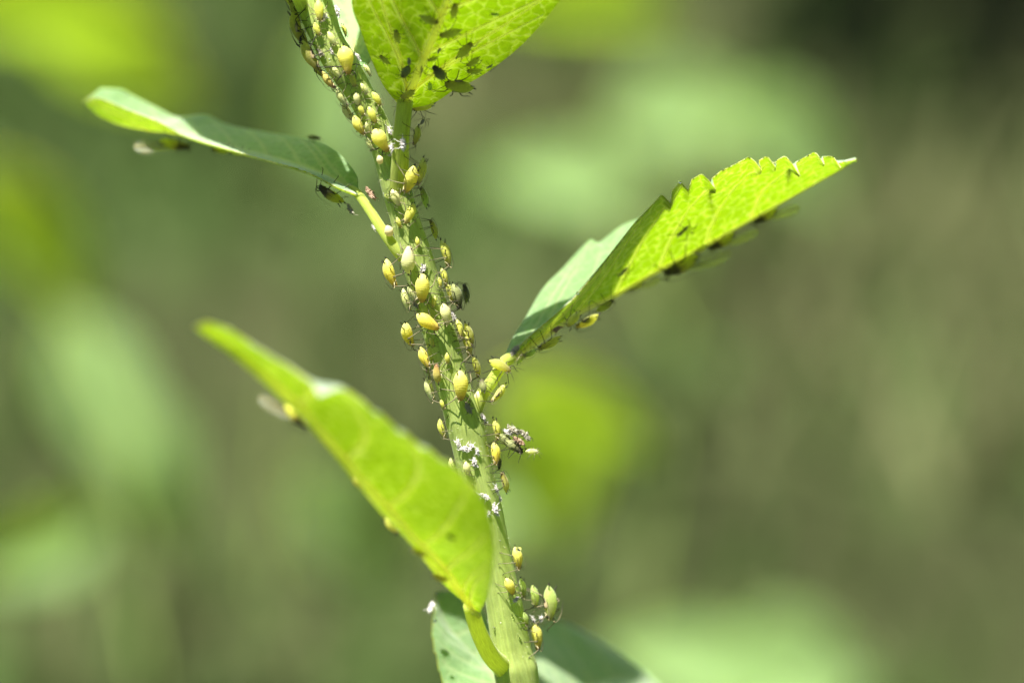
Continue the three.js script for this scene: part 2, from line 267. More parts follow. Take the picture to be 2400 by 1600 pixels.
const leafSaw = makeLeaf(plant, {
  mid: [[1181, 849, -1.5], [1207, 834, -2.53], [1253, 799, -4.07], [1318, 753, -6.13], [1364, 723, -7.38], [1425, 696, -8.83], [1533, 635, -10.4], [1628, 585, -10.6], [1724, 531, -10.6], [1839, 466, -10.2], [1934, 413, -7.9], [2007, 374, -5.6]],
  edgeA: { sharp: true, pts: [[1179, 847, -1.0], [1200, 827, -1.8], [1240, 790, -2.95], [1290, 748, -3.44], [1341, 704, -3.7], [1380, 658, -3.06], [1433, 593, -2.6], [1487, 524, -2.13], [1520, 490, -1.97], [1550, 458, -1.74], [1554, 461, -1.72], [1562, 483, -1.7], [1576, 448, -1.62], [1593, 428, -1.44], [1597, 430, -1.42], [1607, 450, -1.5], [1622, 421, -1.4], [1643, 409, -1.3], [1647, 412, -1.3], [1647, 428, -1.4], [1652, 460, -1.5], [1660, 424, -1.4], [1690, 402, -1.4], [1725, 385, -1.3], [1754, 369, -1.2], [1758, 373, -1.2], [1756, 385, -1.3], [1760, 414, -1.4], [1772, 381, -1.4], [1795, 368, -1.3], [1799, 371, -1.3], [1805, 402, -1.4], [1820, 377, -1.4], [1838, 367, -1.3], [1842, 371, -1.3], [1834, 393, -1.5], [1836, 434, -1.7], [1838, 399, -1.7], [1868, 380, -1.7], [1908, 358, -1.7], [1912, 362, -1.7], [1916, 396, -1.9], [1928, 369, -1.83], [1948, 367, -1.77], [1951, 372, -1.7], [1944, 409, -2.03], [1962, 385, -2.87], [2007, 374, -4.7]] },
  edgeB: [[1182, 850, -2.5], [1200, 799, -5.27], [1234, 742, -7.53], [1276, 673, -9.8], [1318, 631, -11.76], [1368, 577, -13.36], [1387, 562, -13.58], [1399, 570, -13.73], [1464, 527, -15.01], [1530, 504, -15.2], [1600, 469, -15.2], [1700, 444, -14.7], [1800, 444, -13.7], [1900, 409, -10.44], [2007, 375, -4.8]],
  petiole: [[1094, 1030, -0.8], [1110, 972, -0.4], [1130, 925, -0.4], [1155, 890, -0.6], [1181, 849, -1.4], [1200, 836, -1.9]], petioleR: [0.56e-3, 0.44e-3], flare: 0.35, res: [640, 1024], rows: 150, bulge: 0.05,
});
const leafNarrow = makeLeaf(plant, {
  mid: [[837, 455, -1], [818, 445, -1.5], [786, 425, -2.5], [722, 397, -4.5], [626, 368, -8], [499, 333, -12], [416, 311, -14.5], [324, 299, -17], [276, 288, -18], [228, 266, -19], [196, 240, -20]],
  edgeA: [[838, 452, -1.5], [837, 416, -3], [805, 371, -5], [770, 343, -7], [722, 327, -10], [626, 311, -14], [531, 292, -17], [480, 270, -19], [416, 276, -20], [371, 255, -21], [314, 226, -22], [282, 209, -22], [244, 206, -22], [212, 217, -21], [196, 238, -20]],
  edgeB: [[837, 457, -0.5], [800, 444, 0], [722, 405, 0], [626, 376, -3], [499, 340, -7], [416, 312, -9.5], [380, 290, -10], [301, 258, -12], [230, 230, -15], [196, 240, -20]],
  petiole: [[968, 622, 0.8], [932, 588, 1.1], [897, 540, 0.8], [866, 492, 0], [837, 453, -1], [815, 440, -1.8]], petioleR: [0.42e-3, 0.34e-3], ribR: 0.14e-3, bulge: 0.004, res: [256, 512],
});
const leafLime = makeLeaf(plant, {
  mid: [[1118, 1437, 6.0], [1085, 1390, 10.8], [1051, 1335, 15.63], [1012, 1290, 18.84], [973, 1253, 22.05], [900, 1170, 25.26], [830, 1095, 27.71], [770, 1020, 29.6], [690, 930, 31.49], [610, 860, 33.38], [520, 795, 35.26], [457, 767, 37.15]],
  edgeA: [[1112, 1438, 6.0], [1082, 1404, 9.21], [1040, 1368, 12.42], [1012, 1335, 14.83], [956, 1265, 18.84], [899, 1206, 22.05], [848, 1145, 25.26], [780, 1060, 27.71], [736, 1009, 29.13], [678, 951, 30.54], [603, 883, 32.9], [508, 808, 35.26], [457, 768, 37.15]],
  edgeB: { sharp: true, pts: [[1124, 1437, 6.0], [1141, 1402, 12.42], [1152, 1354, 22.05], [1160, 1290, 27.71], [1157, 1243, 29.6], [1141, 1182, 31.49], [1120, 1150, 32.43], [1103, 1131, 32.9], [1075, 1100, 33.38], [1045, 1080, 33.85], [1040, 1083, 33.85], [1001, 1050, 34.32], [994, 1056, 34.32], [950, 1014, 34.79], [942, 1020, 34.79], [892, 969, 35.26], [884, 973, 35.26], [848, 938, 35.74], [807, 911, 36.21], [786, 913, 36.21], [768, 923, 36.21], [752, 933, 36.21], [731, 896, 36.21], [678, 860, 36.4], [603, 816, 36.68], [542, 774, 36.96], [484, 753, 37.15], [457, 766, 37.15]] },
  petiole: [[1208, 1590, -3.5], [1185, 1568, -2.3], [1152, 1538, -0.2], [1126, 1490, 2.6], [1113, 1455, 5], [1104, 1420, 7.2]], petioleR: [0.78e-3, 0.6e-3], res: [256, 512],
});
const leafMint = makeLeaf(plant, {
  mid: [[1238, 1730, -7.0], [1161, 1593, -10.5], [1124, 1551, -13], [1082, 1509, -13.5], [1046, 1466, -14], [1029, 1430, -14.5], [1023, 1392, -15]],
  edgeA: { sharp: true, pts: [[1234, 1732, -7.0], [1080, 1700, -6.5], [1040, 1610, -8.5], [1032, 1575, -9], [1028, 1570, -9], [1023, 1532, -9.5], [1018, 1526, -9.5], [1015, 1495, -10.5], [1012, 1490, -10.5], [1014, 1452, -12], [1018, 1430, -13], [1023, 1390, -15]] },
  edgeB: [[1242, 1728, -8.0], [1235, 1620, -14.5], [1195, 1510, -19], [1120, 1425, -18.5], [1055, 1385, -16.5], [1023, 1388, -15]],
  petiole: [[1260, 1800, -6.6], [1252, 1765, -6.6], [1236, 1725, -7.2]], res: [128, 256],
});
const leafDark = makeLeaf(plant, {
  mid: [[1262, 1720, -8.0], [1300, 1655, -17.0], [1380, 1610, -27], [1460, 1590, -33], [1545, 1608, -39]],
  edgeA: [[1258, 1716, -8.0], [1252, 1560, -22.0], [1262, 1478, -32], [1305, 1456, -35], [1365, 1480, -38], [1425, 1516, -40], [1480, 1562, -41], [1545, 1606, -39]],
  edgeB: [[1266, 1724, -8.0], [1330, 1720, -12.0], [1410, 1690, -21], [1490, 1640, -28], [1545, 1610, -39]],
  petiole: [[1250, 1790, -6.6], [1256, 1750, -7], [1264, 1716, -8.3]], res: [128, 256],
});
const leafRear = makeLeaf(plant, {
  mid: [[822, 172, -1], [828, 130, -4], [826, 70, -9], [815, 0, -15], [790, -150, -26], [760, -260, -32]],
  edgeA: [[819, 170, -1], [790, 120, -5], [768, 50, -12], [750, -40, -20], [735, -160, -28], [758, -258, -32]],
  edgeB: [[825, 174, -1], [862, 150, -3], [885, 90, -8], [900, 0, -15], [880, -150, -26], [762, -262, -32]],
  petiole: [[808, 185, 2.6], [814, 180, 0.8], [822, 170, -1.2]], petioleR: [0.5e-3, 0.4e-3], res: [128, 256],
});
// three more leaves of the shoot, above the picture: the first stands on the stalk that shows at the upper end of the stem, and shades the narrow leaf
const leafShade = makeLeaf(plant, {
  mid: [[672, -72, 6], [630, -150, 4.5], [545, -190, 0.5], [430, -205, -5], [340, -210, -8.5], [262, -215, -11.5]],
  edgeA: [[670, -73, 6], [620, -170, -1], [540, -215, -6], [430, -228, -11], [340, -226, -13], [262, -216, -11.5]],
  edgeB: [[674, -71, 6], [640, -135, 7], [555, -165, 9.6], [440, -178, 5], [345, -190, -1], [262, -214, -11.5]],
  petiole: [[772, 122, 1.6], [746, 84, 1.9], [710, 15, 2.8], [692, -25, 3.6], [668, -78, 6]], petioleR: [0.6e-3, 0.55e-3], res: [128, 256],
});
const leafHigh = makeLeaf(plant, {
  mid: [[720, -205, 8], [800, -190, 8], [900, -175, 7.8], [1000, -165, 7.6], [1100, -158, 7.4], [1200, -154, 7.1], [1350, -150, 7], [1470, -148, 7.4]],
  edgeA: [[720, -206, 7.8], [800, -192, 7.3], [900, -178, 6.7], [1000, -168, 6], [1100, -160, 4.6], [1180, -154, 3.3], [1250, -152, 4], [1370, -150, 4.8], [1470, -148, 7]],
  edgeB: [[720, -204, 8.2], [800, -188, 8.5], [900, -172, 8.5], [1000, -162, 8.5], [1100, -156, 8.6], [1200, -152, 8.7], [1350, -148, 8.6], [1470, -148, 7.6]],
  petiole: [[668, -218, 0.9], [686, -216, 4.5], [732, -202, 8]], petioleR: [0.5e-3, 0.4e-3], res: [128, 256],
});
const leafTopmost = makeLeaf(plant, {
  mid: [[705, -262, 3], [780, -268, -1.5], [860, -265, -4], [930, -262, -7], [1000, -258, -11]],
  edgeA: [[705, -263, 2.8], [780, -276, -8], [860, -278, -11.5], [930, -272, -13.5], [1000, -259, -11]],
  edgeB: [[705, -261, 3.2], [790, -258, 3], [880, -252, 2], [950, -250, -2], [1000, -257, -11]],
  petiole: [[656, -255, 0.6], [678, -262, 2.2], [714, -264, 2.8]], petioleR: [0.5e-3, 0.4e-3], res: [128, 256],
});
// buds in the leaf axils
function bud(x, y, z, r, lean) { const g = new THREE.SphereGeometry(1, 20, 16), p = g.attributes.position; for (let i = 0; i < p.count; i++) { const yy = p.getY(i), s = yy > 0 ? 1 - 0.35 * yy * yy : 1; p.setXYZ(i, p.getX(i) * s * (1 + 0.06 * Math.sin(Math.atan2(p.getZ(i), p.getX(i)) * 3 + 4 * yy)), yy * 1.35, p.getZ(i) * s); } g.computeVertexNormals(); const m = mesh('bud', g, M.bud, plant); m.position.copy(at(x, y, z)); m.scale.setScalar(r * PX); m.quaternion.setFromUnitVectors(new V3(0, 1, 0), dir(...lean)); }
bud(911, 541, 1.6, 10.5, [-0.3, 0.9, 0.3]); bud(1168, 1520, -2.4, 16, [-0.4, 0.9, 0.3]); bud(1122, 930, -0.3, 12, [0.1, 0.95, 0.2]); bud(890, 374, 3.6, 8, [-0.2, 0.9, 0.4]);

// ---------------------------------------------------------------- neighbouring shoots, far out of focus
{
  // one ovate saw-edged blade, base at the origin, one unit long towards +x, upper side +y
  const bladeGeo = (wide, fold, droop) => {
    const R = 40, W = 8, pos = [], top = [], bot = [], P = (i, j, s) => { const t = i / R, x = j / W, w = wide * Math.pow(Math.sin(Math.PI * Math.pow(t, 0.8)), 0.8) * (1 + (Math.abs(x) > 0.9 ? 0.06 * ((t * 14) % 1) : 0)); return [t + Math.abs(x) * 0.04, -droop * t * t + fold * Math.abs(x) * w + s * 0.006, x * w]; };
    for (const s of [1, -1]) for (let i = 0; i <= R; i++) for (let j = -W; j <= W; j++) pos.push(...P(i, j, s));
    const n = 2 * W + 1, o = (R + 1) * n;
    for (let i = 0; i < R; i++) for (let j = 0; j < n - 1; j++) { const a = i * n + j, b = a + 1, c = a + n, d = c + 1; top.push(a, b, c, b, d, c); bot.push(a + o, c + o, b + o, b + o, c + o, d + o); }
    for (let i = 0; i < R; i++) for (const e of [0, n - 1]) { const a = i * n + e, b = a + n; bot.push(a, b, a + o, b, b + o, a + o); }
    const g = new THREE.BufferGeometry(); g.setAttribute('position', new THREE.Float32BufferAttribute(pos, 3)); g.setIndex([...top, ...bot]); g.addGroup(0, top.length, 0); g.addGroup(top.length, bot.length, 1); g.computeVertexNormals(); return g;
  };
  const shapes = [bladeGeo(0.27, 0.3, 0.12), bladeGeo(0.33, 0.2, 0.2), bladeGeo(0.24, 0.45, 0.05)];
  const limb = soft(lin(0.16, 0.22, 0.06), { transmission: 0, specularIntensity: 0 }), bark = new THREE.MeshStandardMaterial({ color: lin(0.1, 0.085, 0.05), roughness: 1 });
  const deep = (x, y, z) => Math.max(z * 1.55, (DIST - groundAt(x, Math.max(y, -300)).distanceTo(camera.position)) * 1000 + 60);
  // path: the stem from its foot on the soil up, as [x, y, z mm] (z of the foot taken from the ground); leaves: [x, y, z of the middle, length, turn of the tip in the picture, facing of the upper side]
  function shoot(label, path, leaves, mat = limb, r = 0.001) {
    const t = thing('garden_plant', label, 'plant', 'garden plants behind the infested shoot'), pts = path.map(([x, y, z]) => at(x, y, deep(x, y, z))), f = pts[0].clone(); f.y = GROUND - 0.01; f.x += 0.01; pts.unshift(f);
    const c = curve(pts).getPoints(60); t.position.set(f.x, GROUND, f.z); const home = t.position;
    mesh('stem', tube(c.map((p) => p.clone().sub(home)), c.map((_, i) => r * (1 - 0.6 * i / 60)), { sides: 8, uv: 0.02 }), mat, t);
    leaves.forEach(([x, y, z0, len, turn, up], i) => {
      const z = deep(x, y, z0);
      const k = PX * (DIST - z * 1e-3) / DIST * len, X = dir(Math.cos(turn * Math.PI / 180), Math.sin(turn * Math.PI / 180), 0), Y = dir(...up); X.addScaledVector(Y, -X.dot(Y)).normalize();
      const Z = new V3().crossVectors(X, Y), mid = at(x, y, z), base = mid.clone().addScaledVector(X, -k / 2);
      const l = part('leaf', t), b = mesh('blade', shapes[i % 3], PLAIN, l);
      b.matrixAutoUpdate = true; b.position.copy(base).sub(home); b.quaternion.setFromRotationMatrix(new THREE.Matrix4().makeBasis(X, Y, Z)); b.scale.setScalar(k);
      let best = c[0]; for (const p of c) { const q = p.clone(); q.y += 0.01; if (q.distanceTo(base) < best.distanceTo(base)) best = p; }
      const bend = base.clone().lerp(best, 0.5).addScaledVector(X, -0.08 * k);
      mesh('petiole', tube(curve([best, bend, base, base.clone().addScaledVector(X, k * 0.12)]).getPoints(10).map((p) => p.sub(home)), Array(11).fill(k * 0.018), { sides: 6 }), mat, l);
      mesh('midrib', tube([...Array(8).keys()].map((q) => base.clone().addScaledVector(X, k * q / 8).addScaledVector(Y, -k * (0.012 + [0.12, 0.2, 0.05][i % 3] * q * q / 64)).sub(home)), [...Array(8).keys()].map((q) => k * 0.012 * (1 - q / 10)), { sides: 5 }), limb, l);
    });
    return t;
  }
  const back = [0, 0.8, -0.6], face = [-0.1, 0.6, 0.75], flat = [0, 0.95, 0.3];
  shoot('blurred plant with glowing lime leaves reaching over the narrow shaded leaf', [[-300, 1500, -560], [-250, 700, -500], [-80, 150, -470], [0, -60, -460]],
    [[130, 30, -450, 520, 10, back], [260, 120, -470, 420, -25, [0.1, 0.7, -0.7]], [60, 560, -540, 480, -70, [0.2, 0.6, -0.7]]]);
  shoot('blurred plant with pale bluish green leaves beside the lime foreground leaf', [[380, 2100, -420], [350, 1500, -400], [330, 1050, -390]],
    [[230, 930, -430, 460, -70, [0.4, 0.35, 0.85]], [330, 1080, -440, 400, -60, [0.5, 0.3, 0.8]], [90, 1290, -440, 360, 200, [0.6, 0.15, 0.8]]]);
  shoot('blurred plant with a broad shaded green leaf behind the stem top', [[640, 1500, -640], [660, 900, -600], [690, 400, -560]],
    [[760, 250, -560, 400, 70, [0.6, 0.1, 0.8]], [820, 1230, -620, 400, -30, [0.6, 0.15, 0.8]]]);
  shoot('blurred plant with a round glowing lime leaf behind the stalk of the folded leaf', [[1180, 2200, -430], [1240, 1600, -420], [1290, 1150, -400]],
    [[1330, 960, -390, 400, -40, back], [1290, 1100, -400, 360, -90, [0, 0.7, -0.7]], [1180, 1230, -420, 330, 190, flat]]);
  shoot('blurred tall plant with pale leaves above the folded sawtooth leaf', [[1480, 1900, -620], [1560, 1000, -580], [1620, 500, -540], [1580, 150, -520]],
    [[1600, 260, -640, 420, 20, [0.3, 0.4, 0.85]], [1860, 340, -640, 380, -20, [0.5, 0.3, 0.8]], [1380, 20, -520, 420, 170, back], [1330, 420, -560, 340, 180, [0.3, 0.4, 0.85]]]);
  shoot('blurred low plant with dull green leaves in the lower corner opposite the lime leaf', [[1800, 2300, -480], [1780, 1900, -460], [1760, 1640, -450]],
    [[1640, 1570, -440, 420, 170, [0.3, 0.4, 0.85]], [1880, 1560, -450, 420, 10, [0.4, 0.4, 0.8]], [1780, 1680, -440, 420, -80, flat]]);
  // a tree beyond the top of the picture keeps the sun off the soil and the bush at its foot
  const tree = thing('shade_tree', 'leafy tree shading the soil behind the folded leaf tip', 'tree'), aim = groundAt(2430, -10), hub = aim.clone().addScaledVector(SUN, 0.65), root = new V3(aim.x + 0.4, GROUND - 0.02, aim.z - 0.1);
  tree.position.set(root.x, GROUND, root.z);
  const trunkPts = curve([root, root.clone().lerp(hub, 0.35).add(new V3(0.12, 0.1, 0)), hub.clone().add(new V3(0.1, -0.1, 0)), hub.clone().add(new V3(-0.1, 0.12, 0.02))]).getPoints(30);
  mesh('trunk', tube(trunkPts.map((q) => q.clone().sub(tree.position)), trunkPts.map((_, i) => 0.016 * (1 - 0.75 * i / 30)), { sides: 12, uv: 0.1 }), bark, tree);
  const leaves = [];
  for (let i = 0; i < 270; i++) { const d = new V3(rr(-1, 1), rr(-1, 1), rr(-1, 1)); if (d.length() > 1) { i--; continue; } const g = shapes[i % 3].clone(); g.clearGroups(); const k = rr(0.03, 0.05); g.scale(k, k, k); g.rotateX(rr(-0.8, 0.8)); g.rotateY(rr(0, 6.3)); g.rotateZ(rr(-0.7, 0.4)); g.translate(hub.x + d.x * 0.105 - tree.position.x, hub.y + d.y * 0.1 - tree.position.y, hub.z + d.z * 0.2 - tree.position.z); leaves.push(g); }
  mesh('crown', mergeGeometries(leaves), PLAIN[0], tree);
}

// ---------------------------------------------------------------- aphids
const insect = (o = {}) => new THREE.MeshPhysicalMaterial({ vertexColors: true, roughness: 1, transmission: 0.5, specularIntensity: 0.5, clearcoat: 0.35, clearcoatRoughness: 0.42, side: THREE.DoubleSide, ...o });
const MI = {
  body: insect(), clearBody: insect({ transmission: 0.8 }), leg: insect({ transmission: 0.2, clearcoat: 0.2 }),
  eye: new THREE.MeshPhysicalMaterial({ color: lin(0.012, 0.006, 0.005), roughness: 0.25, clearcoat: 1, clearcoatRoughness: 0.1 }),
  horn: new THREE.MeshPhysicalMaterial({ color: lin(0.02, 0.018, 0.012), roughness: 0.45 }),
  pad: insect({ transmission: 0.15 }),
  wing: new THREE.MeshPhysicalMaterial({ color: lin(0.9, 0.9, 0.74), roughness: 0.24, transmission: 0.9, ior: 1.4, side: THREE.DoubleSide }),
  wingVein: new THREE.MeshPhysicalMaterial({ color: lin(0.2, 0.17, 0.06), roughness: 0.6 }),
  skin: new THREE.MeshPhysicalMaterial({ color: lin(0.82, 0.79, 0.76), roughness: 1, transmission: 0.38, clearcoat: 0.3, clearcoatRoughness: 0.3, side: THREE.DoubleSide }),
  greySkin: new THREE.MeshPhysicalMaterial({ color: lin(0.56, 0.53, 0.4), roughness: 1, transmission: 0.55, clearcoat: 0.3, clearcoatRoughness: 0.3, side: THREE.DoubleSide }),
  tanSkin: new THREE.MeshPhysicalMaterial({ color: lin(0.5, 0.34, 0.22), roughness: 1, transmission: 0.3, side: THREE.DoubleSide }),
  drop: new THREE.MeshPhysicalMaterial({ color: lin(1, 1, 1), roughness: 0.02, transmission: 1, thickness: 0.3, ior: 1.38 }),
};
// pigments from tail to head
const PAL = {
  yellow: [[0, 0.82, 0.82, 0.28], [0.3, 0.84, 0.8, 0.13], [0.62, 0.8, 0.76, 0.13], [0.8, 0.72, 0.6, 0.1], [0.92, 0.5, 0.36, 0.1], [1, 0.38, 0.26, 0.09]],
  gold: [[0, 0.86, 0.84, 0.3], [0.3, 0.88, 0.82, 0.11], [0.65, 0.86, 0.75, 0.08], [0.85, 0.76, 0.6, 0.09], [1, 0.5, 0.34, 0.09]],
  lemon: [[0, 0.8, 0.84, 0.3], [0.35, 0.82, 0.84, 0.14], [0.7, 0.79, 0.77, 0.13], [0.88, 0.6, 0.52, 0.18], [1, 0.4, 0.32, 0.14]],
  pale: [[0, 0.77, 0.81, 0.38], [0.5, 0.76, 0.79, 0.28], [0.8, 0.72, 0.74, 0.44], [1, 0.54, 0.5, 0.32]],
  cream: [[0, 0.82, 0.82, 0.36], [0.5, 0.81, 0.81, 0.36], [0.85, 0.78, 0.74, 0.48], [1, 0.58, 0.5, 0.36]],
  green: [[0, 0.68, 0.8, 0.3], [0.5, 0.66, 0.78, 0.22], [0.8, 0.54, 0.58, 0.16], [1, 0.36, 0.34, 0.12]],
  olive: [[0, 0.76, 0.77, 0.2], [0.5, 0.72, 0.73, 0.16], [0.8, 0.64, 0.6, 0.14], [1, 0.36, 0.29, 0.09]],
  amber: [[0, 0.7, 0.66, 0.18], [0.4, 0.7, 0.63, 0.15], [0.7, 0.62, 0.5, 0.11], [0.9, 0.4, 0.22, 0.08], [1, 0.28, 0.14, 0.06]],
  dusky: [[0, 0.34, 0.38, 0.13], [0.5, 0.28, 0.31, 0.1], [0.8, 0.14, 0.13, 0.05], [1, 0.07, 0.06, 0.04]],
  alate: [[0, 0.66, 0.68, 0.08], [0.4, 0.68, 0.68, 0.07], [0.54, 0.55, 0.48, 0.07], [0.64, 0.12, 0.09, 0.04], [1, 0.06, 0.045, 0.03]],
};
const FORM = { plump: [[0, 0], [0.012, 0.022], [0.04, 0.05], [0.08, 0.092], [0.14, 0.145], [0.22, 0.196], [0.33, 0.236], [0.45, 0.247], [0.57, 0.232], [0.68, 0.2], [0.77, 0.165], [0.84, 0.14], [0.89, 0.128], [0.94, 0.108], [0.98, 0.062], [1, 0]], slim: [[0, 0], [0.012, 0.02], [0.05, 0.05], [0.1, 0.09], [0.18, 0.145], [0.28, 0.186], [0.4, 0.208], [0.53, 0.206], [0.65, 0.184], [0.75, 0.156], [0.83, 0.133], [0.88, 0.122], [0.94, 0.1], [0.98, 0.056], [1, 0]], round: [[0, 0], [0.015, 0.035], [0.05, 0.09], [0.12, 0.18], [0.22, 0.25], [0.35, 0.282], [0.48, 0.268], [0.6, 0.222], [0.7, 0.178], [0.78, 0.15], [0.85, 0.134], [0.9, 0.124], [0.95, 0.1], [0.985, 0.055], [1, 0]] };
const cache = new Map(), once = (k, f) => { if (!cache.has(k)) cache.set(k, f()); return cache.get(k); };
const BODY_Y = { low: 0.24, tall: 0.42 };
const bodyGeo = (form, pal, v) => once('b' + form + pal + v, () => {
  const R = 46, S = 22, c = new THREE.SplineCurve(FORM[form].map(([s, r]) => new THREE.Vector2(s, r))), prof = c.getPoints(200), P = [], C = [], I = [];
  const rad = (s) => { let i = 1; while (i < 200 && prof[i].x < s) i++; const a = prof[i - 1], b = prof[i], k = clamp((s - a.x) / Math.max(1e-6, b.x - a.x)); return Math.max(0, a.y + (b.y - a.y) * k); };
  for (let i = 0; i <= R; i++) {
    const s = Math.pow(i / R, 1) , seg = s > 0.14 && s < 0.78 ? Math.pow(Math.abs(Math.cos((s - 0.14) * Math.PI / 0.075)), 10) : 0, r = rad(s) * (1 - 0.035 * seg), lift = 0.035 * Math.sin(Math.PI * s) - 0.03 * smooth(0.75, 1, s);
    for (let j = 0; j <= S; j++) {
      const a = j / S * 2 * Math.PI, y = Math.sin(a), z = Math.cos(a), bump = 1 + 0.02 * noise3(s * 7 + v * 9, y * 2, z * 2) + 0.012 * noise3(s * 22 + v * 5, y * 6, z * 6) - 0.02 * Math.pow(Math.abs(z), 8) * (s > 0.2 && s < 0.7 ? 1 : 0);
      P.push(s - 0.46, lift + y * r * (y > 0 ? 0.86 : 0.66) * bump, z * r * bump);
      const q = lerpList(PAL[pal], s), n = 1 + 0.09 * noise3(s * 9 + v * 3, y * 2.5, z * 2.5) - 0.07 * seg; C.push(...q.map((x) => x * n));
      if (i && j) { const b = i * (S + 1) + j, d = b - S - 1; I.push(d - 1, b - 1, d, d, b - 1, b); }
    }
  }
  const g = new THREE.BufferGeometry(); g.setAttribute('position', new THREE.Float32BufferAttribute(P, 3)); g.setAttribute('color', new THREE.Float32BufferAttribute(C, 3)); g.setIndex(I); g.computeVertexNormals(); return g;
});
const LEGS = { pale: [[0, 0.55, 0.5, 0.27], [0.3, 0.42, 0.36, 0.18], [0.44, 0.1, 0.085, 0.05], [0.54, 0.34, 0.3, 0.17], [0.72, 0.2, 0.17, 0.09], [0.82, 0.03, 0.026, 0.02], [1, 0.015, 0.012, 0.01]], dark: [[0, 0.2, 0.17, 0.07], [0.3, 0.06, 0.05, 0.025], [0.5, 0.03, 0.025, 0.016], [0.8, 0.03, 0.025, 0.016], [1, 0.015, 0.012, 0.01]] };
// one of six legs: pair 0 at the front, 1 in the middle, 2 behind; the foot stands at y = 0 (lower where the host curves away)
const legGeo = (pair, sideZ, stand, tint, v, drop) => once(['l', pair, sideZ, stand, tint, v, drop].join(), () => {
  const j = (k) => (hash(pair * 13 + k, v * 7 + (sideZ > 0 ? 1 : 0), 91) - 0.5), by = BODY_Y[stand], hip = new V3([0.32, 0.24, 0.16][pair], by - 0.07, sideZ * 0.085);
  const knee = new V3([0.50, 0.20, -0.10][pair] + 0.1 * j(1), by + 0.05 + 0.08 * j(2), sideZ * ([0.24, 0.34, 0.33][pair] + 0.06 * j(3)));
  const foot = new V3([0.66, 0.22, -0.36][pair] + 0.18 * j(4), -drop + 0.01, sideZ * ([0.38, 0.56, 0.46][pair] + 0.12 * j(5))), toe = foot.clone().add(new V3([0.07, 0.03, -0.07][pair], -0.012, sideZ * 0.03));
  const pts = [hip, hip.clone().lerp(knee, 0.5).add(new V3(0, 0.02, 0)), knee.clone().lerp(hip, 0.06), knee.clone().lerp(foot, 0.07), knee.clone().lerp(foot, 0.5).add(new V3(0, 0.012, 0)), foot, toe];
  const u = [0, 0.2, 0.42, 0.48, 0.66, 0.88, 1], all = [], rad = [], col = [];
  for (let i = 0; i < 6; i++) for (let q = 0; q < (i === 5 ? 2 : 1); q++) { all.push(i === 5 && q ? toe : pts[i]); }
  all.forEach((_, i) => { rad.push([0.022, 0.022, 0.017, 0.015, 0.0125, 0.0115, 0.008][i]); col.push(lerpList(LEGS[tint], u[i])); });
  return tube(all, rad, { sides: 6, colors: col });
});
const feelerGeo = (sideZ, stand, tint, v, sweep) => once(['f', sideZ, stand, tint, v, sweep].join(), () => {
  const by = BODY_Y[stand], o = new V3(0.5, by + 0.02, sideZ * 0.055), j = hash(v, sideZ > 0 ? 3 : 5, 17) - 0.5, ends = sweep === 'back' ? [[0.58, 0.1, 0.14], [0.36, 0.2, 0.25], [-0.02 + 0.2 * j, 0.22, 0.34]] : [[0.6, 0.06, 0.12], [0.76, 0.02 + 0.1 * j, 0.24], [0.96 + 0.2 * j, -0.1, 0.36]];
  const pts = curve([o, ...ends.map(([x, y, z]) => new V3(x, by + y, sideZ * z))]).getPoints(12);
  return tube(pts, pts.map((_, i) => 0.0125 * (1 - 0.6 * i / 12)), { sides: 5, colors: pts.map((_, i) => lerpList(LEGS[tint], clamp(0.1 + 0.9 * i / 12))) });
});
const hornGeo = once('horn', () => tube([0, 0.4, 0.85, 1].map((k) => new V3(-0.13 * k, 0.05 * k, 0.03 * k)), [0.022, 0.018, 0.015, 0.019], { sides: 8 }));
const tailGeo = once('tail', () => tube([0, 0.4, 0.8, 1].map((k) => new V3(-0.09 * k, 0.02 * k, 0)), [0.03, 0.026, 0.018, 0.008], { sides: 8 }));
const eyeGeo = once('eye', () => new THREE.SphereGeometry(0.036, 12, 10));
const padGeo = once('pad', () => { const g = new THREE.SphereGeometry(1, 16, 12); g.scale(0.17, 0.035, 0.075); const p = g.attributes.position, c = []; for (let i = 0; i < p.count; i++) { const k = smooth(0.1, -0.16, p.getX(i)); c.push(0.34 - 0.2 * k, 0.27 - 0.17 * k, 0.14 - 0.09 * k); p.setZ(i, p.getZ(i) * (1 - 1.2 * p.getX(i))); } g.setAttribute('color', new THREE.Float32BufferAttribute(c, 3)); g.computeVertexNormals(); return g; });
const wingGeo = once('wing', () => { const s = new THREE.Shape(); s.moveTo(0, 0); s.bezierCurveTo(-0.3, -0.04, -0.9, -0.02, -1.12, 0.1); s.bezierCurveTo(-1.28, 0.2, -1.2, 0.42, -0.98, 0.44); s.bezierCurveTo(-0.6, 0.46, -0.2, 0.2, 0, 0); const g = new THREE.ShapeGeometry(s, 16); const p = g.attributes.position; for (let i = 0; i < p.count; i++) p.setZ(i, 0.03 * Math.sin(p.getX(i) * 3)); g.computeVertexNormals(); return g; });
const wingVeinGeo = once('wv', () => mergeGeometries([[[0, 0], [-0.5, 0.02], [-1.05, 0.06]], [[-0.15, 0.02], [-0.6, 0.14], [-1.18, 0.3]], [[-0.2, 0.03], [-0.55, 0.22], [-0.9, 0.42]], [[-0.6, 0.03], [-0.9, 0.16], [-1.2, 0.22]]].map((l) => tube(curve(l.map(([x, y]) => new V3(x, y, 0.03 * Math.sin(x * 3)))).getPoints(8), Array(9).fill(0.008), { sides: 5 }))));
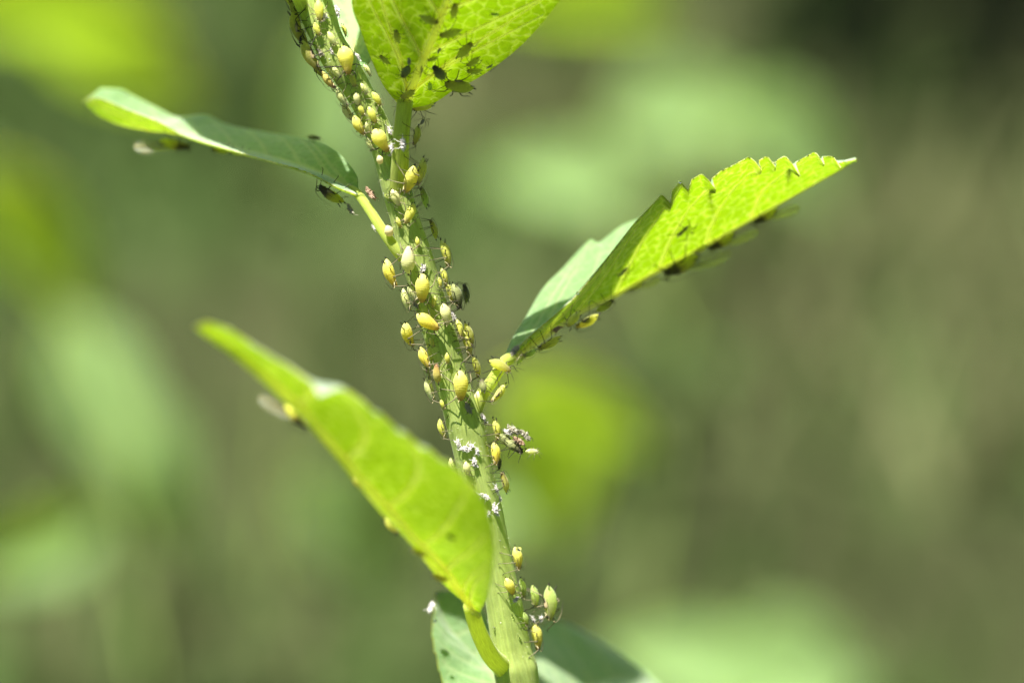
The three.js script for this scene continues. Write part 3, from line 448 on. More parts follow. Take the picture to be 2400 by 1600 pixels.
const KIND = {   // pigment, form, legs, stand
  yellow: ['yellow', 'plump', 'pale'], gold: ['gold', 'plump', 'pale'], lemon: ['lemon', 'slim', 'pale'], pale: ['pale', 'slim', 'pale'], cream: ['cream', 'plump', 'pale'], fat: ['yellow', 'round', 'dark'], green: ['green', 'slim', 'pale'],
  olive: ['olive', 'slim', 'dark'], amber: ['amber', 'slim', 'pale'], dusky: ['dusky', 'plump', 'dark'], alate: ['alate', 'slim', 'dark'],
};
const eyePoint = (px, py) => at(px, py).sub(camera.position).normalize();
// the foothold on a stalk under a body whose middle is seen at px, py
function onStalk(S, px, py, h) {
  const o = camera.position, d = eyePoint(px, py); let best = 0, bd = 1e9;
  for (let i = 0; i < S.pts.length; i++) { const w = S.pts[i].clone().sub(o), e = w.addScaledVector(d, -w.dot(d)).length(); if (e < bd) { bd = e; best = i; } }
  const Q = S.pts[best], a = S.pts[Math.min(S.pts.length - 1, best + 1)].clone().sub(S.pts[Math.max(0, best - 1)]).normalize(), r = S.r[best], rho = r + h;
  const w = o.clone().sub(Q), wp = w.clone().addScaledVector(a, -w.dot(a)), dp = d.clone().addScaledVector(a, -d.dot(a)), A = dp.lengthSq(), B = wp.dot(dp), C = wp.lengthSq() - rho * rho, disc = B * B - A * C;
  const t = disc > 0 ? (-B - Math.sqrt(disc)) / A : -B / A, c = o.clone().addScaledVector(d, t), rad = c.clone().sub(Q); rad.addScaledVector(a, -rad.dot(a)).normalize();
  const root = Q.clone().addScaledVector(a, c.clone().sub(Q).dot(a));
  return { foot: root.addScaledVector(rad, r), up: rad };
}
const caster = new THREE.Raycaster();
function onBlade(L, px, py, far) {
  L.blade.updateMatrixWorld(true); caster.set(camera.position, eyePoint(px, py)); const hits = caster.intersectObject(L.blade, false);
  if (!hits.length) return null;
  const h = far ? hits[Math.min(1, hits.length - 1)] : hits[0], n = h.face.normal.clone(), toEye = n.dot(caster.ray.direction) < 0; if (toEye === !!far) n.negate();
  return { foot: h.point, up: n };
}
let count = 0;
// host: a stalk, a leaf, or {z, up} for one that hangs free of the outline; head: direction of the head in the picture (x, y down, towards the lens)
function aphid(kind, host, px, py, len, head, label, { stand = 'low', sweep = 'back', pads, wings, group, far, drop, name = 'aphid' } = {}) {
  const [pal, form, tint] = KIND[kind], k = len * PX * (host.blade ? 1.04 : 1.17), v = count++ % 5, h = BODY_Y[stand] * k;
  let p;
  if (host.pts) p = onStalk(host, px, py, h); else if (host.blade) p = onBlade(host, px, py, far);
  if (!p) { const up = dir(...(host.up ?? [0, 0.2, 1])), c = at(px, py, host.z ?? 2); p = { foot: c.addScaledVector(up, -h), up }; }
  const g = thing(name, label, 'aphid', group), X = new V3().addScaledVector(RIGHT, head[0]).addScaledVector(UP, -head[1]).addScaledVector(BACK, head[2] ?? 0);
  X.addScaledVector(p.up, -X.dot(p.up)).normalize();
  g.position.copy(p.foot); g.quaternion.setFromRotationMatrix(new THREE.Matrix4().makeBasis(X, p.up, new V3().crossVectors(X, p.up))); g.scale.setScalar(k);
  const by = BODY_Y[stand], body = mesh('body', bodyGeo(form, pal, v % 3), pal === 'olive' || pal === 'green' ? MI.clearBody : MI.body, g); body.position.y = by;
  const dr = drop ?? (host.pts ? 0.14 : 0.0);
  for (const pair of [0, 1, 2]) for (const s of [-1, 1]) mesh('leg', legGeo(pair, s, stand, tint, v, pair === 1 ? dr * 1.3 : dr), MI.leg, g);
  for (const s of [-1, 1]) {
    mesh('antenna', feelerGeo(s, stand, tint, v, sweep), MI.leg, g);
    const e = mesh('eye', eyeGeo, MI.eye, g); e.position.set(0.445, by + 0.012, s * 0.1);
    const c = mesh('cornicle', hornGeo, MI.horn, g); c.position.set(-0.3, by + 0.11, s * 0.12); c.scale.z = s; 
    if (pads) { const q = mesh('wing_pad', padGeo, MI.pad, g); q.position.set(0.06, by + 0.05, s * 0.17); q.rotation.set(s * 0.75, -s * 0.1, 0.12); }
    if (wings) { const q = mesh('wing', wingGeo, MI.wing, g); q.position.set(0.2, by + 0.12, s * 0.06); q.rotation.set(s * 0.5 + (s > 0 ? Math.PI * 0 : 0), -s * 0.16, 0.1); q.scale.set(1.15, 1.15, 1); mesh('vein', wingVeinGeo, MI.wingVein, q); }
  }
  const t = mesh('tail', tailGeo, MI.horn, g); t.position.set(-0.44, by + 0.005, 0);
  return g;
}
const S = STEM, PT = leafTop.stalk, PR = leafSaw.stalk, T = leafTop, SAW = leafSaw;
const onT = (k, x, y, l, h, label, o) => aphid(k, T, x, y, l, h, label, { sweep: 'front', ...o });

// along the upper stem
aphid('olive', S, 651, 2, 56, [1, 0.6], 'olive aphid where the stem leaves the picture, by the cut-off stalk');
aphid('olive', S, 681, 62, 70, [0.53, 0.85], 'large olive and amber aphid clinging to the outer side of the stem top', { pads: true });
aphid('olive', S, 725, 125, 70, [0.66, 0.75], 'large olive aphid with dark wing pads under the stem top', { pads: true, sweep: 'front' });
aphid('amber', S, 768, 185, 44, [0.7, 0.7], 'small amber aphid below the large olive pair on the stem');
aphid('fat', S, 810, 138, 59, [0.15, 1], 'round pale yellow aphid with a brown head on the upper stem');
aphid('lemon', S, 747, 22, 44, [0.1, 1], 'yellow aphid with spread legs at the very top of the stem');
aphid('lemon', S, 815, 66, 26, [0.5, 0.8], 'tiny yellow aphid on the shaded rear edge of the upper stem');
aphid('pale', S, 866, 158, 28, [0.3, 1], 'tiny pale aphid behind the upper stem by the backlit leaf');
aphid('pale', S, 800, 225, 44, [0.4, 0.9], 'pale yellow aphid on the outer edge of the stem above a white one');
aphid('cream', S, 836, 230, 29, [0.15, 1], 'tiny whitish aphid in the middle of the stem under the round yellow one');
aphid('lemon', S, 881, 230, 34, [0.65, 0.75], 'small yellow aphid on the inner edge of the stem by the leaf base');
aphid('cream', S, 804, 266, 44, [0.5, 0.85], 'whitish aphid with a dark eye hanging off the stem edge');
aphid('lemon', S, 871, 267, 37, [0.4, 0.9], 'small greenish yellow aphid on the stem just above the brown-headed golden one');
aphid('yellow', S, 840, 291, 46, [0.45, 0.9], 'yellow aphid with brown head below the whitish one on the stem edge');
aphid('fat', S, 891, 327, 54, [0.52, 0.85], 'plump golden aphid with a dark brown head beside the leaf stalk');
// around the stalk of the upright leaf
aphid('yellow', PT, 961, 417, 61, [0, 1], 'bright yellow aphid with amber head at the foot of the upright leaf stalk');
aphid('lemon', PT, 985, 398, 58, [-0.2, 1], 'yellow aphid seen from the side beside the amber-headed one on the stalk', { stand: 'tall' });
aphid('cream', S, 926, 461, 37, [0.4, 0.9], 'small cream aphid on the stem below the stalk fork');
aphid('green', S, 993, 465, 44, [-0.55, -0.85], 'yellowish green aphid climbing off the stem below the yellow pair', { stand: 'tall', sweep: 'back' });
aphid('lemon', S, 961, 498, 46, [-0.45, 0.9], 'slim lemon aphid lying slantwise across the stem');
aphid('olive', PT, 975, 315, 42, [-0.5, 0.85], 'green aphid with splayed dark legs standing off the upright leaf stalk', { stand: 'tall', sweep: 'front' });
// middle of the stem
aphid('olive', S, 1020, 538, 42, [-0.65, -0.75], 'olive aphid with its head up, legs dangling beside the stem', { stand: 'tall' });
aphid('lemon', S, 1049, 589, 58, [-0.4, 0.92], 'long olive yellow aphid leaning off the stem beneath the dangling olive one', { stand: 'tall' });
aphid('cream', S, 957, 612, 57, [0.08, -1], 'large pale aphid with its head up on the stem, yellow at the rear');
aphid('gold', S, 915, 636, 60, [0.5, 0.87], 'golden aphid standing away from the stem below the narrow leaf stalk', { stand: 'tall' });
aphid('yellow', S, 990, 672, 60, [-0.05, 1], 'large amber yellow aphid under a white shed skin on the stem');
aphid('lemon', S, 1045, 644, 40, [0.05, 1], 'slim yellow green aphid on the inner stem edge above a lemon one');
aphid('lemon', S, 1055, 684, 46, [-0.15, 1], 'lemon aphid with a dark eye on the inner stem edge');
aphid('dusky', S, 1068, 692, 54, [0, 1], 'dark green aphid half hidden behind the lemon one', { stand: 'tall' });
aphid('dusky', { z: -1.5, up: [0.95, 0.1, -0.2] }, 1090, 690, 40, [0.05, -1], 'dusky aphid with hooked legs standing out from the stem', { stand: 'tall' });
aphid('pale', S, 949, 700, 48, [0.25, 0.95], 'pale green aphid on the outer stem edge beside the large amber one');
aphid('pale', S, 966, 684, 38, [0.5, 0.85], 'pale aphid squeezed between the pale green and the large amber one');
aphid('gold', S, 1000, 752, 56, [0.87, 0.5], 'golden aphid lying across the stem with its head slightly down');
aphid('cream', S, 1043, 734, 46, [0.25, 0.97], 'cream aphid in the middle of the stem with pale spread legs');
aphid('lemon', S, 1075, 768, 40, [-0.05, 1], 'small lemon aphid on the inner stem edge below the cream one');
aphid('gold', S, 951, 783, 62, [1, -0.06, -0.2], 'bright yellow aphid with tan wing pads jutting sideways from the stem', { stand: 'tall', pads: true, sweep: 'back' });
aphid('olive', S, 1113, 778, 52, [0, 1], 'grey olive aphid with black tail tubes behind a yellow green one', { stand: 'tall' });
aphid('lemon', S, 1101, 798, 58, [0.25, 0.97], 'yellow green aphid with long pale legs on the inner stem edge');
aphid('gold', S, 995, 835, 48, [0.8, 0.6], 'plump golden aphid on the outer stem edge above a mixed trio');
aphid('pale', S, 995, 865, 40, [0.65, 0.75], 'pale aphid with brown pads tucked under the plump golden one', { pads: true });
aphid('amber', S, 1025, 878, 42, [0.05, -1], 'tan aphid with its head up against the plump golden one');
aphid('pale', S, 996, 912, 54, [0.4, 0.9], 'pale green aphid with a dark eye lowest of the trio on the outer stem edge', { sweep: 'back' });
aphid('yellow', S, 1079, 900, 63, [0.04, 1], 'large yellow aphid alone on the stem beside the folded leaf stalk');
aphid('olive', S, 1127, 854, 46, [-0.65, 0.75], 'green aphid in the fork between stem and folded leaf', { stand: 'tall', sweep: 'front' });
aphid('olive', PR, 1169, 856, 50, [0.87, 0.5], 'olive amber aphid astride the stalk of the folded leaf', { sweep: 'front' });
aphid('lemon', PR, 1187, 932, 48, [-0.8, 0.6], 'yellow green aphid on the outer side of the folded leaf stalk', { pads: true });
aphid('dusky', PR, 1132, 905, 30, [-0.3, -0.95], 'brown aphid over the bud in the fork');
// lower stem
aphid('lemon', S, 1029, 1003, 42, [0.3, 0.95], 'small lemon aphid by itself on the outer stem edge');
aphid('lemon', S, 1174, 1001, 48, [-0.3, 0.95], 'pale yellow aphid beside the large white skin below the fork', { stand: 'tall' });
aphid('gold', S, 1159, 1060, 48, [-0.5, 0.86], 'orange yellow aphid below the fork with its head towards the stem');
aphid('dusky', S, 1174, 1080, 30, [0.2, 1], 'dark aphid behind the orange yellow one', { stand: 'tall' });
aphid('dusky', { z: 0, up: [0.3, 0.5, 0.6] }, 1203, 1046, 44, [0.8, 0.6], 'dead blackish aphid in the tangle of skins below the fork');
aphid('pale', { z: 0, up: [0.2, 0.6, 0.7] }, 1245, 1058, 28, [0.9, -0.2], 'tiny mint green aphid at the end of the tangle of skins', { sweep: 'front' });
aphid('pale', S, 1046, 1093, 36, [0.4, 0.92], 'pale yellow aphid half covered by the lime leaf');
aphid('cream', S, 1094, 1096, 30, [0.1, 1], 'tiny pale lemon aphid below the white crumbs on the stem');
aphid('olive', S, 1182, 1133, 44, [-0.5, -0.87], 'grey green aphid with its head up off the lower stem', { stand: 'tall' });
aphid('yellow', S, 1211, 1305, 48, [0.25, 0.97], 'tan yellow aphid with a clear droplet at its tail', { stand: 'tall' });
aphid('yellow', S, 1194, 1372, 40, [0.5, 0.86], 'yellow aphid on the lower stem beside a pale green one');
aphid('green', S, 1223, 1376, 42, [0.2, 0.98], 'pale green aphid between the yellow and the big green ones');
aphid('green', { z: -3.4, up: [0.85, 0.2, 0.5] }, 1251, 1395, 48, [-0.2, 1], 'green aphid with thick dark legs in the lower group', { stand: 'tall' });
aphid('green', { z: -3.2, up: [0.75, 0.2, 0.65] }, 1287, 1409, 74, [-0.25, 0.97], 'biggest aphid, yellow green with wing pads, outermost of the lower group', { stand: 'tall', pads: true });
aphid('green', S, 1231, 1449, 30, [0.5, 0.86], 'tiny mint aphid above the lowest white skin');
aphid('yellow', S, 1263, 1487, 58, [-0.15, 1], 'lowest yellow aphid on the stem above the dark leaf');
// nymphs in the crowd
for (const [x, y, l, h] of [[788, 168, 28, [0.5, 0.8]], [826, 186, 30, [0.3, 1]], [852, 206, 26, [0.6, 0.8]], [846, 256, 27, [0.4, 0.9]], [862, 297, 26, [0.2, 1]], [866, 336, 28, [0.4, 0.9]], [776, 88, 32, [0.5, 0.9]], [742, 66, 30, [0.4, 0.9]]]) aphid(l % 3 ? 'pale' : 'lemon', S, x, y, l, h, 'small pale nymph in the crowd along the upper stem', { group: 'pale nymphs along the upper stem' });
for (const [x, y, l, h] of [[934, 520, 24, [0.3, 0.9]], [978, 566, 22, [0.2, 1]], [1017, 705, 24, [-0.2, 1]], [1012, 800, 22, [0.3, 0.9]], [1048, 838, 24, [0.1, 1]], [1037, 946, 23, [0.3, 0.9]], [1030, 660, 22, [0.1, 1]]]) aphid('lemon', S, x, y, l, h, 'tiny lemon nymph between the larger aphids on the middle stem', { group: 'lemon nymphs on the middle stem' });
for (const [x, y, l, h] of [[664, 30, 50, [0.5, 0.85]], [704, 92, 46, [0.6, 0.8]], [745, 158, 44, [0.6, 0.8]]]) aphid('olive', S, x, y, l, h, 'olive aphid lined up on the shaded outer side of the stem top', { group: 'olive aphids lined up at the stem top', sweep: 'front' });
// under side of the upright leaf
onT('olive', 903, 137, 30, [-0.65, -0.75], 'small olive aphid near the outer edge of the upright leaf');
onT('olive', 933, 80, 36, [0.05, -1], 'olive aphid along a side vein of the upright leaf');
onT('olive', 1007, 39, 44, [0.9, 0.35], 'olive aphid lying across the middle of the upright leaf');
onT('olive', 1061, 19, 42, [-0.1, -1], 'olive aphid beside the midrib where the upright leaf is cut off');
onT('olive', 1055, 68, 50, [-0.95, 0.3], 'long olive aphid across the upright leaf with head to the midrib');
onT('olive', 1084, 110, 52, [0.4, -0.9], 'broad olive aphid with legs spread on the upright leaf');
onT('olive', 1109, 137, 38, [-0.6, 0.8], 'slim olive aphid next to the broad one on the upright leaf');
onT('olive', 1113, 161, 34, [-1, 0.1], 'small green aphid near the lower edge of the upright leaf');
onT('green', 1160, 30, 19, [-0.8, -0.3], 'tiny green aphid alone high on the upright leaf');
onT('dusky', 1027, 164, 48, [-0.55, -0.85], 'dark brown aphid with long legs in the crowd at the leaf base');
onT('olive', 1078, 194, 68, [-0.95, -0.25], 'largest olive aphid at the edge of the upright leaf, black tubes at its tail', { pads: true });
onT('dusky', 954, 162, 38, [-0.5, 0.85], 'dark aphid under a grey skin at the base of the upright leaf');
onT('olive', 1013, 133, 24, [-0.9, 0.3], 'tiny olive aphid above the dark brown one');
onT('olive', 959, 214, 40, [-0.75, 0.65], 'olive aphid on the fork of the veins at the leaf base');
onT('olive', 937, 258, 33, [0.1, -1], 'olive aphid climbing from stalk to upright leaf');
onT('olive', 994, 248, 52, [-0.95, 0.25], 'long green aphid along the lower rim of the upright leaf');
onT('green', 1006, 196, 26, [0.2, 1], 'pale green aphid between the crowd and the lower rim');
onT('olive', 940, 30, 36, [0.1, -1], 'aphid on the sunlit face of the upright leaf, seen as a shade', { far: true, group: 'aphids on the sunlit face of the upright leaf' });
onT('olive', 959, 52, 30, [0.5, -1], 'aphid on the sunlit face of the upright leaf, seen as a shade', { far: true, group: 'aphids on the sunlit face of the upright leaf' });
onT('olive', 935, 232, 30, [0.1, -1], 'aphid on the sunlit face of the upright leaf, seen as a shade', { far: true, group: 'aphids on the sunlit face of the upright leaf' });
// along the keel of the folded leaf
const hang = (z, x = 0.45, y = -0.8, q = 0.4) => ({ z, up: [x, y, q] });
aphid('olive', hang(-2.6), 1290, 801, 52, [-0.87, 0.5], 'dark green aphid hanging by long legs under the folded leaf', { stand: 'tall' });
aphid('green', hang(-2), 1243, 826, 32, [-0.85, 0.5], 'small green aphid hanging near the base of the folded leaf', { stand: 'tall' });
aphid('green', hang(-1.6, 0.6, -0.7), 1218, 841, 30, [-0.3, -0.9], 'tiny green aphid hanging upright by the folded leaf stalk');
aphid('lemon', { z: -2.2, up: [0.1, -0.4, 0.9] }, 1345, 746, 42, [-0.55, 0.8], 'olive yellow aphid on the keel of the folded leaf');
aphid('olive', hang(-4.2), 1379, 750, 54, [-0.8, 0.6], 'dark olive aphid below the olive yellow one on the keel', { stand: 'tall', pads: true });
aphid('olive', hang(-4.6), 1416, 717, 42, [0.7, -0.7], 'olive aphid facing the tip on the keel of the folded leaf', { stand: 'tall' });
aphid('alate', hang(-10.6), 1600, 618, 82, [-0.87, 0.5], 'winged aphid with the largest clear wings under the folded leaf', { wings: true, name: 'winged_aphid' });
aphid('alate', hang(-11.2), 1694, 563, 62, [-0.7, 0.7], 'winged aphid second from the tip under the folded leaf', { wings: true, name: 'winged_aphid' });
aphid('alate', hang(-11.2), 1797, 503, 58, [-0.8, 0.6], 'winged aphid closest to the tip under the folded leaf', { wings: true, name: 'winged_aphid' });
aphid('alate', hang(-10.4), 1488, 668, 44, [-0.7, 0.7], 'small winged aphid halfway along the keel of the folded leaf', { wings: true, name: 'winged_aphid' });
aphid('lemon', hang(-10.4), 1645, 580, 34, [-0.7, 0.7], 'yellow wingless aphid between two winged ones under the folded leaf');
// narrow shaded leaf
aphid('alate', hang(-1.2, -0.5, -0.8, 0.4), 779, 456, 62, [-0.82, -0.5], 'black-headed aphid with yellow rear hanging under the narrow leaf', { stand: 'tall', pads: true });
aphid('alate', hang(-13, -0.2, -0.9, 0.3), 405, 336, 66, [1, 0.3], 'blurred dark winged aphid under the tip of the narrow leaf', { wings: true, name: 'winged_aphid' });
aphid('olive', hang(-9, -0.1, -0.9, 0.3), 521, 351, 40, [-0.8, 0.4], 'blurred green aphid under the middle of the narrow leaf');
aphid('olive', hang(-8, -0.1, -0.9, 0.3), 556, 357, 34, [0.9, 0.3], 'blurred small green aphid next to another under the narrow leaf');
aphid('dusky', { z: -9, up: [0.1, 1, 0.2] }, 735, 323, 26, [0.8, 0.5], 'small dark aphid on the upper edge of the narrow leaf');
// lime leaf in front
aphid('alate', hang(21.5, -0.6, -0.6, 0.3), 690, 972, 60, [0.7, 0.7], 'blurred black winged aphid under the lime leaf', { wings: true, name: 'winged_aphid' });
aphid('amber', hang(16.8, -0.7, -0.6, 0.3), 836, 1130, 30, [0.4, 0.9], 'blurred amber aphid on the lower rim of the lime leaf');
aphid('olive', hang(14, -0.7, -0.6, 0.3), 916, 1230, 40, [0.6, 0.8], 'blurred green aphid under the rim of the lime leaf');
aphid('amber', leafLime, 981, 1284, 36, [0.6, 0.8], 'blurred brownish aphid beside the midrib of the lime leaf');
aphid('amber', leafLime, 1030, 1343, 38, [0.6, 0.8], 'blurred brown aphid near the stalk of the lime leaf');
aphid('dusky', leafLime, 1058, 1252, 22, [0.1, 1], 'dark spot-like aphid on the face of the lime leaf');

// ---------------------------------------------------------------- shed skins
const husk = (v) => once('husk' + v, () => {   // a torn, crumpled bag of thin skin: one lump and a few curled flakes
  const g = new THREE.IcosahedronGeometry(1, 6), p = g.attributes.position, d = new V3();
  for (let i = 0; i < p.count; i++) { d.fromBufferAttribute(p, i).normalize(); const n = noise3(d.x * 1.8 + v * 11, d.y * 1.8, d.z * 1.8), m = 1 - Math.abs(noise3(d.x * 3.5 + v * 5, d.y * 3.5, d.z * 3.5)), f = 1 - Math.abs(noise3(d.x * 8 + v, d.y * 8, d.z * 8)), r = 0.62 + 0.42 * n + 0.5 * (m - 0.6) + 0.26 * (f - 0.6); p.setXYZ(i, d.x * 0.42 * r + 0.05 * n, 0.13 + d.y * 0.15 * r, d.z * 0.19 * r + 0.05 * noise3(d.x * 3, v, 1)); }
  const all = [g];
  for (let q = 0; q < 4; q++) {
    const f = new THREE.PlaneGeometry(1, 1, 7, 7), w = f.attributes.position;
    for (let i = 0; i < w.count; i++) { const x = w.getX(i), y = w.getY(i), e = 0.75 + 0.5 * noise2(Math.atan2(y, x) * 1.3 + q + v * 3, v), l = Math.hypot(x, y); w.setXYZ(i, x * e, y * e, 0.9 * l * l + 0.22 * noise3(x * 3 + v, y * 3, q * 5)); }
    f.scale(rr(0.14, 0.26), rr(0.1, 0.18), 0.22); f.rotateX(rr(-2.6, -0.4)); f.rotateY(rr(0, 6.3)); f.translate(rr(-0.36, 0.36), rr(0.06, 0.26), rr(-0.16, 0.16)); all.push(f.toNonIndexed());
  }
  const o = mergeGeometries(all.map((k) => { const u = k.index ? k.toNonIndexed() : k; u.deleteAttribute('uv'); u.deleteAttribute('normal'); return u; })); o.computeVertexNormals(); return o;
});
const huskLeg = (v, i) => once('hl' + v + i, () => { const a = i * 1.05 + v, b = hash(v, i, 3), o = new V3(Math.cos(a) * 0.25, 0.14, Math.sin(a) * 0.12), k = o.clone().add(new V3(Math.cos(a) * 0.15, 0.12 * b, Math.sin(a) * 0.2)), f = k.clone().add(new V3(Math.cos(a + b) * 0.18, -0.16 + 0.3 * (b - 0.4), Math.sin(a + b) * 0.2)); return tube([o, k, f], [0.022, 0.016, 0.009], { sides: 5 }); });
let skinCount = 0;
function shedSkin(host, px, py, len, head, label, { mat = MI.skin, legMat, group, long } = {}) {
  const k = len * PX, v = skinCount++ % 6, p = host.pts ? onStalk(host, px, py, 0.12 * k) : host.blade ? onBlade(host, px, py) : null, q = p ?? { foot: at(px, py, host.z), up: dir(...(host.up ?? [0, 0.3, 1])) };
  const g = thing('shed_skin', label, 'shed skin', group), X = new V3().addScaledVector(RIGHT, head[0]).addScaledVector(UP, -head[1]); X.addScaledVector(q.up, -X.dot(q.up)).normalize();
  g.position.copy(q.foot); g.quaternion.setFromRotationMatrix(new THREE.Matrix4().makeBasis(X, q.up, new V3().crossVectors(X, q.up))); g.scale.setScalar(k);
  const h = mesh('husk', husk(v), mat, g); if (long) { h.scale.set(0.9, 0.6, 0.55); for (const pair of [0, 1, 2]) for (const s of [-1, 1]) mesh('leg', legGeo(pair, s, 'low', 'dark', v, 0), MI.leg, g); } else for (let i = 0; i < (legMat ? 5 : 3); i++) mesh('leg', huskLeg(v, i), legMat ?? mat, g);
}
shedSkin(S, 1132, 978, 34, [1, 0.2], 'white crumpled skin just below the fork, one of two', { group: 'white skins below the fork', legMat: MI.horn });
shedSkin(S, 1150, 982, 30, [0.7, 0.7], 'white crumpled skin just below the fork, one of two', { group: 'white skins below the fork', legMat: MI.horn });
for (const [x, y, l, h] of [[1073, 1038, 30, [0.1, 1]], [1090, 1052, 38, [1, -0.1]], [1105, 1044, 24, [1, 0.5]], [1118, 1056, 26, [0.3, 1]], [1112, 1082, 34, [0.2, 1]]]) shedSkin(S, x, y, l, h, 'white crumpled skin in the crust across the stem above the lime leaf', { group: 'crust of white skins above the lime leaf' });
for (const [x, y, l, h] of [[1134, 1163, 36, [0.9, 0.4]], [1163, 1146, 30, [0.8, 0.6]], [1172, 1168, 22, [0.2, 1]], [1161, 1195, 40, [0.5, 0.86]], [1145, 1204, 24, [0.1, 1]]]) shedSkin(S, x, y, l, h, 'white rod-like skin on the stem beside the lime leaf edge', { group: 'white skins beside the lime leaf edge' });
shedSkin(S, 991, 633, 36, [0.2, -1], 'white skin standing over the large amber aphid', { legMat: MI.horn });
shedSkin(PT, 944, 337, 42, [0.1, 1], 'white skin stuck to the middle of the upright leaf stalk');
shedSkin(PT, 918, 345, 30, [0, 1], 'pale skin on the edge of the upright leaf stalk');
shedSkin(S, 912, 306, 30, [0.6, 0.8], 'white skin between upper stem and leaf stalk');
shedSkin(S, 915, 363, 18, [1, -0.3], 'tiny white scrap in the stalk fork');
shedSkin(S, 757, 44, 34, [0.6, -0.8], 'white stick-like skin on the upper stem');
shedSkin(S, 795, 24, 40, [1, 0.1], 'white skin with a brown end at the stem top');
shedSkin(S, 777, 120, 20, [0.3, 1], 'small white ball-like skin next to the round yellow aphid');
shedSkin(S, 845, 128, 30, [0.6, 0.8], 'fluffy white skin behind the round yellow aphid');
shedSkin(S, 750, 122, 32, [0.8, 0.5], 'grey skin caught on the large olive aphid', { mat: MI.greySkin });
shedSkin(leafNarrow.stalk, 872, 536, 22, [0.6, 0.7], 'white crumb of skin on the narrow leaf stalk');
shedSkin({ z: 0.3, up: [0.7, 0.6, 0.3] }, 863, 457, 50, [0.45, 0.9], 'tan shrivelled skin where the narrow leaf meets its stalk', { mat: MI.tanSkin });
shedSkin({ z: -1, up: [-0.7, -0.4, 0.3] }, 824, 486, 40, [0.6, 0.8], 'grey skin under the stalk of the narrow leaf', { mat: MI.greySkin });
shedSkin(S, 1083, 736, 36, [0.7, 0.6], 'greyish white skin beside the cream aphid on the inner stem edge', { legMat: MI.horn });
shedSkin(S, 974, 714, 32, [0.9, 0.3], 'grey skin under the pale green aphid', { mat: MI.greySkin, legMat: MI.horn });
shedSkin(S, 1097, 956, 40, [0.5, 0.86], 'bluish grey skin under the large lone yellow aphid', { mat: MI.greySkin, legMat: MI.horn });
shedSkin({ z: 0, up: [0.4, 0.6, 0.6] }, 1203, 1012, 46, [0.9, 0.4], 'grey white skin on the tangle of dark legs', { mat: MI.greySkin, legMat: MI.horn });
shedSkin({ z: 0, up: [0.6, 0.5, 0.5] }, 1226, 1022, 46, [0.9, 0.4], 'bristly dark-legged skin sticking out of the tangle', { mat: MI.greySkin, legMat: MI.horn });
aphid('dusky', { z: -0.5, up: [0.3, 0.3, 0.8] }, 1186, 1032, 40, [0.7, 0.7], 'dark long-legged aphid where the tangle of skins meets the stem', { stand: 'tall' });
shedSkin({ z: -0.3, up: [0.2, 0.4, 0.8] }, 1190, 1014, 36, [0.8, 0.3], 'dirty white skin between the pale yellow aphid and the tangle', { legMat: MI.horn });
shedSkin({ z: 0.2, up: [0.4, 0.2, 0.8] }, 1212, 1034, 44, [0.9, 0.5], 'brownish skin bristling with black legs in the tangle', { mat: MI.tanSkin, legMat: MI.horn });
shedSkin(S, 1209, 1405, 28, [0.8, -0.5], 'white skin below the yellow and green pair');
shedSkin({ z: -3.6, up: [0.7, 0.3, 0.6] }, 1247, 1453, 26, [0.5, 0.8], 'white skin above the lowest yellow aphid, one of two', { group: 'white skins above the lowest aphid' });
shedSkin({ z: -3.6, up: [0.7, 0.3, 0.6] }, 1265, 1451, 30, [0.6, -0.8], 'white skin above the lowest yellow aphid, one of two', { group: 'white skins above the lowest aphid' });
shedSkin({ z: -8.5, up: [-0.5, 0.6, 0.6] }, 1013, 1424, 40, [0.2, 1], 'blurred white skin on the tip of the pale lower leaf');
shedSkin(T, 960, 143, 26, [0.2, -1], 'grey skin over the dark aphid at the upright leaf base', { mat: MI.greySkin, legMat: MI.horn });
shedSkin(T, 1028, 118, 28, [0.1, -1], 'grey skin with black legs above the dark brown aphid', { mat: MI.greySkin, legMat: MI.horn, long: true });
shedSkin(T, 987, 160, 34, [0.3, 1], 'leggy translucent skin between the two dark aphids', { mat: MI.greySkin, legMat: MI.horn, long: true });
shedSkin(T, 1146, 155, 28, [0.6, -0.7], 'pale skin at the very rim of the upright leaf', { mat: MI.greySkin, legMat: MI.horn, long: true });
shedSkin({ z: 3.4, up: [0.6, 0.2, 0.7] }, 988, 286, 34, [0.7, -0.6], 'grey skin with dark legs beside the upright leaf stalk', { mat: MI.greySkin, legMat: MI.horn, long: true });
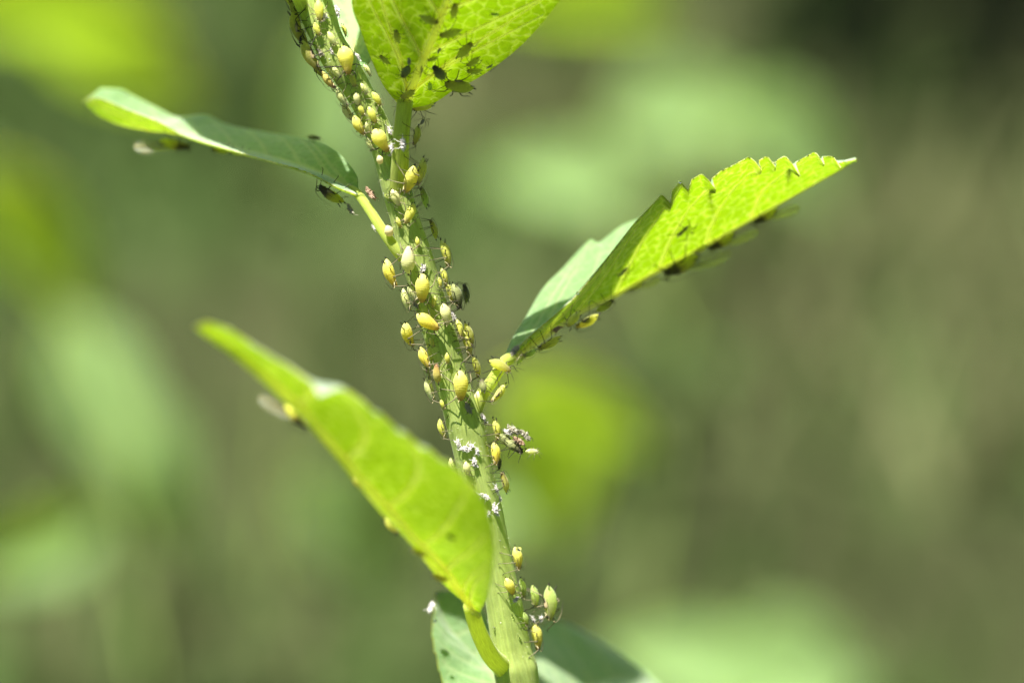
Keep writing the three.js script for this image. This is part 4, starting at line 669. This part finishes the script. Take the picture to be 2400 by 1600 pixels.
shedSkin(SAW, 1597, 540, 60, [0.45, -0.9], 'long-legged grey skin at the shade edge on the folded leaf', { mat: MI.greySkin, legMat: MI.horn, long: true });
shedSkin(SAW, 1456, 637, 46, [0.5, -0.86], 'small leggy skin in the shade on the folded leaf', { mat: MI.greySkin, legMat: MI.horn, long: true });
shedSkin(SAW, 1204, 825, 44, [0.6, -0.8], 'glassy grey skin on the bluish base of the folded leaf', { mat: MI.greySkin });
shedSkin({ z: -3, up: [0.3, -0.7, 0.6] }, 1303, 768, 34, [0.7, -0.6], 'brownish leggy skin under the keel of the folded leaf', { mat: MI.tanSkin, legMat: MI.horn });

// ---------------------------------------------------------------- honeydew
const dropGeo = new THREE.SphereGeometry(1, 20, 14);
function drop(host, px, py, r, label, group) { const p = host.pts ? onStalk(host, px, py, 0) : host.blade ? onBlade(host, px, py) : { foot: at(px, py, host.z), up: dir(0, 0.5, 0.8) }; if (!p) return; const g = thing('honeydew_drop', label, 'droplet', group), m = mesh('bead', dropGeo, MI.drop, g); g.position.copy(p.foot); m.position.copy(p.up).multiplyScalar(r * PX * 0.55); m.scale.setScalar(r * PX); }
for (const [x, y, r] of [[1224, 775, 3.6], [1212, 790, 3.4], [1197, 800, 3.4], [1285, 757, 3.2], [1272, 769, 2.8], [1244, 780, 2.4], [1246, 791, 2.6], [1260, 762, 2]]) drop(SAW, x, y, r, 'tiny clear droplet on the bluish base of the folded leaf', 'droplets on the folded leaf base');
for (const [x, y, r] of [[1159, 1471, 3.5], [1214, 1487, 3.5], [1200, 1440, 2.4], [1255, 1590, 3], [1046, 763, 2.4], [922, 321, 3.2], [905, 279, 2.6], [962, 790, 2]]) drop(S, x, y, r, 'tiny clear droplet on the stem', 'droplets on the stem');
drop({ z: -0.6 }, 1594, 427, 4, 'droplet on a tooth of the folded leaf at the shade edge'); drop({ z: -1.4 }, 1354, 688, 4, 'droplet on the rim of the folded leaf near its base');
drop({ z: 0 }, 1217, 1288, 5.5, 'white droplet at the tail of the tan yellow aphid'); drop({ z: -7 }, 1019, 1455, 5, 'bright droplet on the pale lower leaf edge');
renderer.render(scene, camera);
